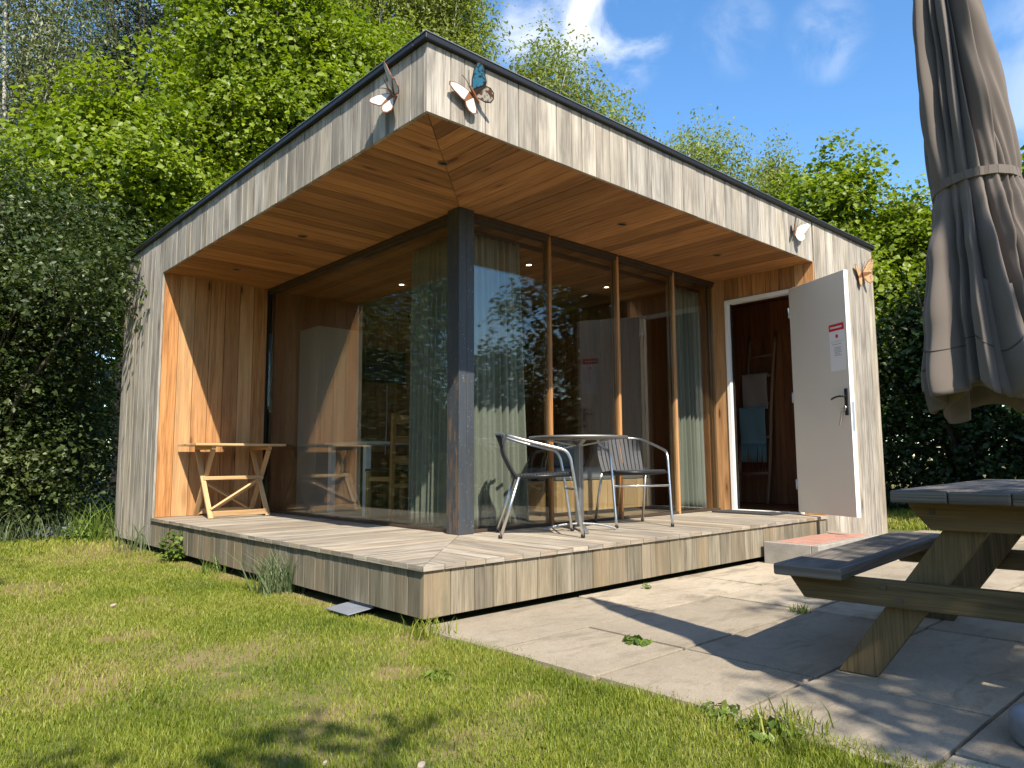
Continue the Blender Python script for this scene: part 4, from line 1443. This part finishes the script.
# --- trees behind the cabin
tree('maple_tree', 'large sunlit maple with bright yellow-green leaves rising behind the left half of the cabin', 'tree', (3.1, 11.6, GZ),
     [(0, 0, 5.2, 3.2, 2.6, 2.4), (1.4, 0, 7.8, 2.6, 2.3, 2.1), (-1.6, .2, 6.3, 2.1, 2.0, 1.7), (.9, .3, 10.0, 2.2, 2.0, 2.1), (2.6, -.3, 6.0, 1.9, 1.8, 1.7),
      (2.9, 0, 9.8, 1.7, 1.7, 1.7)], 3100, 54, .26, .102, 'maple', .26, flat=.5, aspect=.9, shell=.55)
tree('maple_tree', 'smaller bright maple between the dark shrubs and the large maple at the left', 'tree', (.4, 12.2, GZ),
     [(0, 0, 5.0, 1.5, 1.4, 1.3), (.5, .2, 6.7, 1.4, 1.3, 1.0), (-.8, 0, 4.2, 1.3, 1.2, 1.0)], 860, 48, .25, .10, 'maple', .14, flat=.5, aspect=.85, shell=.55)
tree('willow_tree', 'pale grey-green tree with thin white stems in the upper left corner', 'tree', (.1, 15.6, GZ),
     [(0, 0, 7.2, 1.7, 1.5, 2.2), (-.6, .3, 10.0, 1.9, 1.6, 2.2), (.7, -.2, 9.4, 1.2, 1.2, 1.8), (-.2, 0, 12.5, 1.8, 1.5, 1.5)], 1000, 44, .42, .10, 'willow', .09, M_birch,
     droop=.55, aspect=.4, flat=1.2, multi=2)
tree('pine_tree', 'dark pine high behind the pale willow in the upper left', 'tree', (3.6, 20.5, GZ),
     [(0, 0, 11.5, 2.7, 2.4, 1.4), (.6, 0, 13.6, 2.4, 2.2, 1.2), (-1.2, .4, 13.2, 1.6, 1.6, 1.0), (0, 0, 15.8, 2.2, 2.0, 1.4)], 620, 48, .40, .20, 'conifer', .22, aspect=.18, flat=.45)
for (lab, loc, blobs, n) in (
        ('drooping birch rising behind the left fascia just left of the roof corner', (8.23, 14.37, GZ), [(0, 0, 9.6, 1.7, 1.5, 1.9), (.2, -.1, 12.2, 1.7, 1.5, 2.0), (-.2, .2, 14.6, 1.6, 1.5, 1.6)], 900),
        ('drooping birch directly behind the roof corner', (10.2, 13.6, GZ), [(0, 0, 9.8, 1.7, 1.5, 1.9), (.1, 0, 12.3, 1.8, 1.6, 2.0), (0, 0, 14.8, 1.6, 1.5, 1.6)], 900),
        ('rounded birch standing below the white cloud, mid roofline', (13.3, 12.4, GZ), [(0, 0, 9.9, 1.9, 1.7, 2.1), (.05, 0, 12.3, 1.6, 1.5, 1.9), (-.6, .3, 10.9, 1.2, 1.2, 1.5)], 800),
        ('lower birch whose crown slopes down to the roofline', (14.84, 11.06, GZ), [(0, 0, 8.6, 1.5, 1.4, 1.9), (-.2, .1, 10.7, 1.35, 1.3, 1.5)], 520),
        ('small round birch over the middle of the right roof edge', (18.75, 10.2, GZ), [(0, 0, 8.2, 1.7, 1.6, 1.9), (-.1, 0, 10.6, 1.5, 1.4, 1.6), (1.2, -1.0, 8.6, 1.2, 1.2, 1.7)], 760),
        ('slim pointed birch left of the right-hand maple', (22.5, 9.4, GZ), [(0, 0, 8.6, 1.1, 1.1, 2.3), (0, 0, 10.9, .8, .8, 1.5)], 380)):
    tree('birch_tree', lab, 'tree', loc, blobs, n, 50, .30, .12, 'birch', .12, M_birch, 'birches behind the cabin', droop=.55, aspect=.5, flat=1.35, shell=.35)
tree('maple_tree', 'bright green maple behind the right end of the cabin, left of the parasol', 'tree', (13.0, 3.3, GZ),
     [(0, 0, 4.2, 1.7, 1.8, 1.7), (.1, .1, 6.0, 1.35, 1.35, 1.35), (.8, -1.1, 4.6, 1.4, 1.4, 1.5), (-.6, .9, 4.6, 1.2, 1.2, 1.2), (1.1, -.9, 5.8, .8, .8, .7)], 1150, 48, .26, .105, 'maple', .17, flat=.5, aspect=.85, shell=.5)
tree('maple_tree', 'green tree right of the closed parasol at the picture edge', 'tree', (14.6, -.75, GZ),
     [(0, 0, 4.2, 1.7, 1.5, 1.8), (.2, 0, 6.3, 1.25, 1.05, 1.5), (.5, .9, 4.2, 1.3, 1.2, 1.5)], 400, 42, .36, .14, 'maple', .17, flat=.5, aspect=.85, shell=.5)
for (lab, loc, s, n) in (('dark hedge shrub directly right of the cabin wall', (10.6, 2.3, GZ), 1.0, 430), ('dark hedge shrub behind the near end of the picnic table', (11.6, .8, GZ), 1.05, 430),
                         ('dark hedge shrub at the right edge behind the picnic table', (12.5, -.7, GZ), 1.0, 400), ('dark hedge shrub hidden mostly behind the cabin end', (9.4, 4.0, GZ), 1.0, 300)):
    tree('hedge_shrub', lab, 'shrub', loc, [(0, 0, 1.0 * s, 1.1, 1.0, 1.25), (.1, 0, 2.5 * s, 1.05, .95, 1.0), (-.2, .2, 3.2 * s, .7, .7, .6)], n, 40, .24, .095, 'hedge', .07, None,
         'dark hedge at the right', multi=3, shell=.3)
# --- trees behind and right of the viewer (seen mirrored in the glazing, shading the hedge)
for (lab, loc, blobs, n, kind) in (
        ('tree beyond the patio, mirrored in the right-hand panes', (9.4, -3.4, GZ), [(0, 0, 2.0, 1.5, 1.4, 1.8), (0, 0, 4.6, 1.7, 1.5, 1.5), (.3, 0, 6.4, 1.2, 1.1, 1.0)], 340, 'privet'),
        ('tree beyond the patio, mirrored in the middle pane', (9.6, -5.6, GZ), [(0, 0, 2.0, 1.3, 1.3, 1.8), (.1, 0, 4.3, 1.4, 1.4, 1.4), (.8, .2, 5.8, 1.0, 1.0, .9)], 260, 'privet'),
        ('low shrub beyond the patio under the open sky', (7.6, -6.4, GZ), [(0, 0, 1.1, 1.3, 1.2, 1.2), (.6, .5, 2.0, .9, .9, .8)], 190, 'privet'),
        ('small tree beyond the patio with a ragged top', (8.9, -7.6, GZ), [(0, 0, 1.6, 1.2, 1.2, 1.5), (.2, .2, 3.0, .6, .6, .7)], 190, 'privet'),
        ('tree past the picnic table at the right', (11.6, -3.0, GZ), [(0, 0, 2.2, 1.6, 1.5, 2.0), (0, 0, 5.2, 1.9, 1.8, 1.8), (.3, 0, 7.4, 1.3, 1.2, 1.2)], 340, 'maple'),
        ('tall tree shading the right hedge', (8.4, -3.2, GZ), [(0, 0, 4.9, 1.3, 1.3, 1.1), (.6, 0, 6.4, 1.4, 1.4, 1.2)], 260, 'privet')):
    tree('garden_tree', lab, 'tree', loc, blobs, n, 40, .32, .12, kind, .12)
tree('garden_tree', 'sparse tree behind the viewer whose branches dapple the slabs', 'tree', (-1.6, -8.0, GZ),
     [(.55, .6, 5.9, .75, .75, .6), (.9, .3, 6.9, .7, .7, .5), (.1, .9, 5.6, .5, .5, .4)], 95, 38, .20, .10, 'maple', .08)
tree('garden_tree', 'young tree behind the viewer whose top shades a patch of the lawn', 'tree', (-3.26, -4.92, GZ),
     [(0, 0, 4.4, .32, .24, .26), (.42, .05, 4.6, .32, .22, .22), (-.2, .45, 4.4, .14, .14, .14)], 17, 26, .12, .07, 'maple', .035)
tree('garden_tree', 'tree left of the lawn throwing streaks of shade along its edge', 'tree', (-4.3, .35, GZ),
     [(0, 0, 3.4, 1.0, 1.0, .8), (.2, .1, 4.9, 1.15, 1.1, .9)], 150, 40, .26, .10, 'maple', .09)

# far edge of the wood all round: reads as one mass
n_ = 52000
ang = rng.uniform(0, 2 * PI, n_)
rad_ = rng.uniform(24, 31, n_)
topz = 4.2 + 1.3 * np.sin(ang * 5 + 1) + .8 * np.sin(ang * 13) + .5 * np.sin(ang * 29)
topz = np.where(np.cos(ang + .95) > .8, np.minimum(topz, 3.2), topz)
zz = topz * rng.uniform(0, 1, n_) ** .8
ps = np.stack([2 + np.cos(ang) * rad_, 3 + np.sin(ang) * rad_, np.maximum(zz, .05)], 1)
nr_ = np.stack([-np.cos(ang), -np.sin(ang), np.full(n_, .9)], 1) + rng.normal(size=(n_, 3)) * .6
far = struct(leaf_mesh('far_woodland', ps, nr_, .46, .8, LEAF['hedge']), 'stuff')

# ================================================================= GRASS
def in_bare(x, y):
    k = np.zeros(len(x))
    for (bx, by, rx, ry) in BARE:
        d = np.sqrt(((x - bx) / rx) ** 2 + ((y - by) / ry) ** 2)
        k = np.maximum(k, np.clip(1.35 - d, 0, 1))
    return k


def blades(x, y, h, w, z0, lean=.55):
    n = len(x)
    a = rng.uniform(0, 2 * PI, n)
    b = rng.uniform(0, 2 * PI, n)
    hh = h * rng.uniform(.45, 1.3, n)
    ww = w * rng.uniform(.7, 1.3, n)
    ln = hh * lean * rng.uniform(.15, 1.4, n)
    v = np.empty((n, 5, 3))
    dx, dy = np.cos(a) * ww / 2, np.sin(a) * ww / 2
    lx, ly = np.cos(b) * ln, np.sin(b) * ln
    v[:, 0] = np.stack([x - dx, y - dy, np.full(n, z0)], 1)
    v[:, 1] = np.stack([x + dx, y + dy, np.full(n, z0)], 1)
    v[:, 2] = np.stack([x + dx * .8 + lx * .4, y + dy * .8 + ly * .4, z0 + hh * .62], 1)
    v[:, 3] = np.stack([x - dx * .8 + lx * .4, y - dy * .8 + ly * .4, z0 + hh * .62], 1)
    v[:, 4] = np.stack([x + lx, y + ly, z0 + hh * .95], 1)
    return v


def blade_obj(name, v, mat, rnd, parent=None):
    n = len(v)
    me = bpy.data.meshes.new(name)
    me.vertices.add(5 * n); me.loops.add(7 * n); me.polygons.add(2 * n)
    me.vertices.foreach_set('co', v.reshape(-1))
    idx = (np.arange(n)[:, None] * 5 + np.array([0, 1, 2, 3, 3, 2, 4])[None, :]).reshape(-1)
    me.loops.foreach_set('vertex_index', idx.astype(np.int32))
    ls = (np.arange(n)[:, None] * 7 + np.array([0, 4])[None, :]).reshape(-1)
    me.polygons.foreach_set('loop_start', ls.astype(np.int32))
    me.polygons.foreach_set('loop_total', np.tile(np.array([4, 3]), n).astype(np.int32))
    me.update(calc_edges=True)
    a = me.attributes.new('rnd', 'FLOAT', 'FACE')
    a.data.foreach_set('value', np.repeat(rnd, 2).astype(np.float32))
    me.materials.append(mat)
    o = bpy.data.objects.new(name, me)
    C.objects.link(o)
    if parent is not None:
        o.parent = parent
    return o


def vnoise(x, y, f, seed):
    r = np.random.default_rng(seed)
    out = np.zeros(len(x))
    for k in range(7):
        ax, ay = r.normal(size=2) * f
        out += np.sin(ax * x + ay * y + r.uniform(0, 6.28))
    return out / 7


V = []; RN = []
for (x0, x1, y0, y1, dens, h, w) in ((-3.2, .14, -3.2, -.3, 30000, .023, .0029), (-3.2, .02, -.3, 2.2, 21000, .024, .0036), (-3.4, .0, 2.2, 5.0, 10000, .026, .005),
                                     (-4.5, .1, 5.0, 8.0, 2600, .04, .009), (6.6, 10.5, -1.5, 2.6, 1500, .07, .012), (-5.5, -3.2, -3.2, 5.0, 900, .04, .008)):
    n = int((x1 - x0) * (y1 - y0) * dens)
    x = rng.uniform(x0, x1, n); y = rng.uniform(y0, y1, n)
    k = rng.uniform(0, 1, n)
    patch = vnoise(x, y, 3.0, 3) + .6 * vnoise(x, y, 9.0, 4)
    keep = (k > np.clip(in_bare(x + .12 * vnoise(x, y, 14, 5), y + .12 * vnoise(x, y, 14, 6)), 0, .88) * (.85 + .5 * vnoise(x, y, 25, 8))) & (k > .22 - patch * .8)
    # ragged edge over the first row of slabs, nothing on the slabs or under the cabin
    edge = .02 + .05 * np.sin(y * 2.3 + 1) + .035 * np.sin(y * 7.1) + .02 * np.sin(y * 17)
    if x0 < 0:
        keep &= np.where(y < .03, x < edge + .03 * rng.normal(size=n), x < -.015)
    else:
        keep &= (x > 7.32)
    x, y, patch = x[keep], y[keep], patch[keep]
    hh = h * (1 + .5 * np.clip(patch, -1, 1)) * np.where((x > -.12) & (y < .0), 1.35, 1.0)
    V.append(blades(x, y, hh, w, GZ))
    yel = vnoise(x, y, 2.2, 9) * .6
    yel = yel + .5 * vnoise(x, y, 6.5, 15)
    RN.append(np.clip(rng.uniform(0, 1, len(x)) * .62 + .19 + yel * .50 + .22 * in_bare(x, y), 0, 1))
grass = struct(blade_obj('lawn_grass', np.concatenate(V), LEAF['lawn'], np.concatenate(RN)), 'stuff')


# ================================================================= SMALL PLANTS
def grass_tuft(label, x, y, n, h, w, spread, mat, z=GZ, group=None):
    px = x + np.clip(rng.normal(size=n), -1.6, 1.6) * spread; py = y + np.clip(rng.normal(size=n), -1.6, 1.6) * spread
    v = blades(px - x, py - y, h, w, 0.0, .6)
    o = blade_obj('grass_tuft', v, mat, rng.uniform(0, 1, n))
    o.location = (x, y, z)
    tag(o, label, 'grass tuft', group)
    return o


def weed(name, label, x, y, n, r, h, leaf, kind='weed', z=GZ, upright=False):
    a = rng.uniform(0, 2 * PI, n); q = np.sqrt(rng.uniform(.02, 1, n)) * r
    hh = rng.uniform(.15, 1, n) * h * (1 - .5 * (q / r))
    pos = np.stack([np.cos(a) * q, np.sin(a) * q, hh], 1)
    nr = np.stack([np.cos(a) * .5, np.sin(a) * .5, np.full(n, .9)], 1) + rng.normal(size=(n, 3)) * .35
    t = thing(name, label, 'weed', (x, y, z))
    leaf_mesh('leaves', pos, nr, leaf, .6, LEAF[kind], parent=t)
    m = MB()
    for k in range(min(n, 26)):
        p = pos[k]
        m.tube([(p[0] * .15, p[1] * .15, -.01), (p[0] * .6, p[1] * .6, p[2] * .6), tuple(p)], .002 + .004 * h, 5)
    m.build('stems', LEAF[kind], t)
    return t


grass_tuft('tall blue-green grass tuft growing against the side of the deck near the corner', -.05, 1.62, 190, .27, .008, .085, LEAF['blue'])
grass_tuft('thin wispy grass tuft against the deck skirt left of the leafy shrub', -.05, 4.75, 90, .30, .007, .12, LEAF['blue'])
grass_tuft('short grass tuft at the deck skirt right of the leafy shrub', -.05, 2.75, 60, .14, .007, .06, LEAF['weed'])
grass_tuft('long grass at the foot of the left cabin wall', -.10, 6.15, 160, .42, .010, .16, LEAF['weed'])
grass_tuft('rough long grass under the dark shrubs at the far left', -.75, 6.85, 260, .36, .012, .30, LEAF['blue'])
grass_tuft('grass tuft growing in a slab joint near the picnic bench', 1.78, -1.145, 46, .055, .005, .035, LEAF['weed'], G - .004)
grass_tuft('grass tuft at the front deck corner where lawn meets slabs', -.06, -.10, 110, .10, .006, .07, LEAF['lawn'])
grass_tuft('grass tuft at the slab edge in the right foreground', .03, -1.95, 150, .085, .006, .07, LEAF['lawn'])
weed('leafy_weed', 'bright leafy weed growing up the deck skirt beside the folding table', -.07, 3.72, 150, .13, .34, .055)
weed('leafy_weed', 'pale leafy weed at the left corner of the cabin by the dark shrub', -.22, 6.25, 150, .24, .26, .06)
weed('flat_weed', 'flat rosette weed alone on the sunlit slabs', .57, -.93, 30, .07, .02, .042, z=G)
weed('flat_weed', 'small round-leaved weed in the lawn near the deck corner', -.42, -.72, 24, .06, .04, .035)
weed('flat_weed', 'leafy weed on the slab edge in the foreground, left one of the pair', .02, -1.72, 60, .08, .05, .030)
weed('flat_weed', 'broad-leaved weed on the slab edge at the bottom, right one of the pair', -.02, -1.93, 80, .10, .06, .034)
weed('flat_weed', 'small weed sprouting under the front of the deck', 1.75, -.10, 14, .035, .05, .02, z=G)
weed('flat_weed', 'clover patch in the lawn at the lower left', -1.62, -.95, 30, .10, .03, .04)

# ================================================================= SMALL THINGS ON THE GROUND
t = thing('cover_plate', 'thin galvanised cover plate lying half under the deck skirt', 'cover plate', (-.05, .66, GZ + .03), R(90))
m = MB(); m.box(-.13, -.085, 0, .13, .085, .006); m.build('plate', M_steel, t, .002)
m = MB(); m.box(-.128, -.085, .0065, .128, -.075, .012); m.build('folded_edge', M_steel, t)
t.rotation_euler = (R(-6), 0, R(90))
tr_ = thing('stone_trough', 'low grey-blue stone trough in the weeds below the dark shrubs', 'trough', (-.42, 6.95, GZ), R(-28))
m = MB(); m.box(-.32, -.12, -.02, .32, -.09, .13, 0); m.box(-.32, .09, -.02, .32, .12, .13, 0); m.box(-.32, -.089, -.02, -.29, .089, .13); m.box(.29, -.089, -.02, .32, .089, .13)
m.build('walls', plain_mat('blue_grey_stone', (0.11, 0.125, 0.14), .85, 0, .25, 12, .4), tr_, .008)
m = MB(); m.box(-.289, -.088, -.01, .289, .088, .10); m.build('soil', M_soil, tr_)
for lab, (x, y, s) in (('pale flat chip lying in the grass at the bottom edge', (-1.0, -1.40, .017)), ('tiny white chip in the grass left of the flat chip', (-1.19, -1.2, .008)),
                       ('brown dead leaf lying on the lawn in the middle', (-1.02, 1.75, .022))):
    m = MB()
    pr = [(s * (1 + .3 * math.sin(3 * k)) * math.cos(k * PI / 4), s * .55 * math.sin(k * PI / 4)) for k in range(8)]
    m.prism(pr, 0, .006, 2)
    o = m.build('dead_leaf' if 'leaf' in lab else 'chip', M_beige, None)
    o.location = (x, y, GZ + .026); o.rotation_euler = (R(8), R(-6), .6)
    tag(o, lab, 'litter')
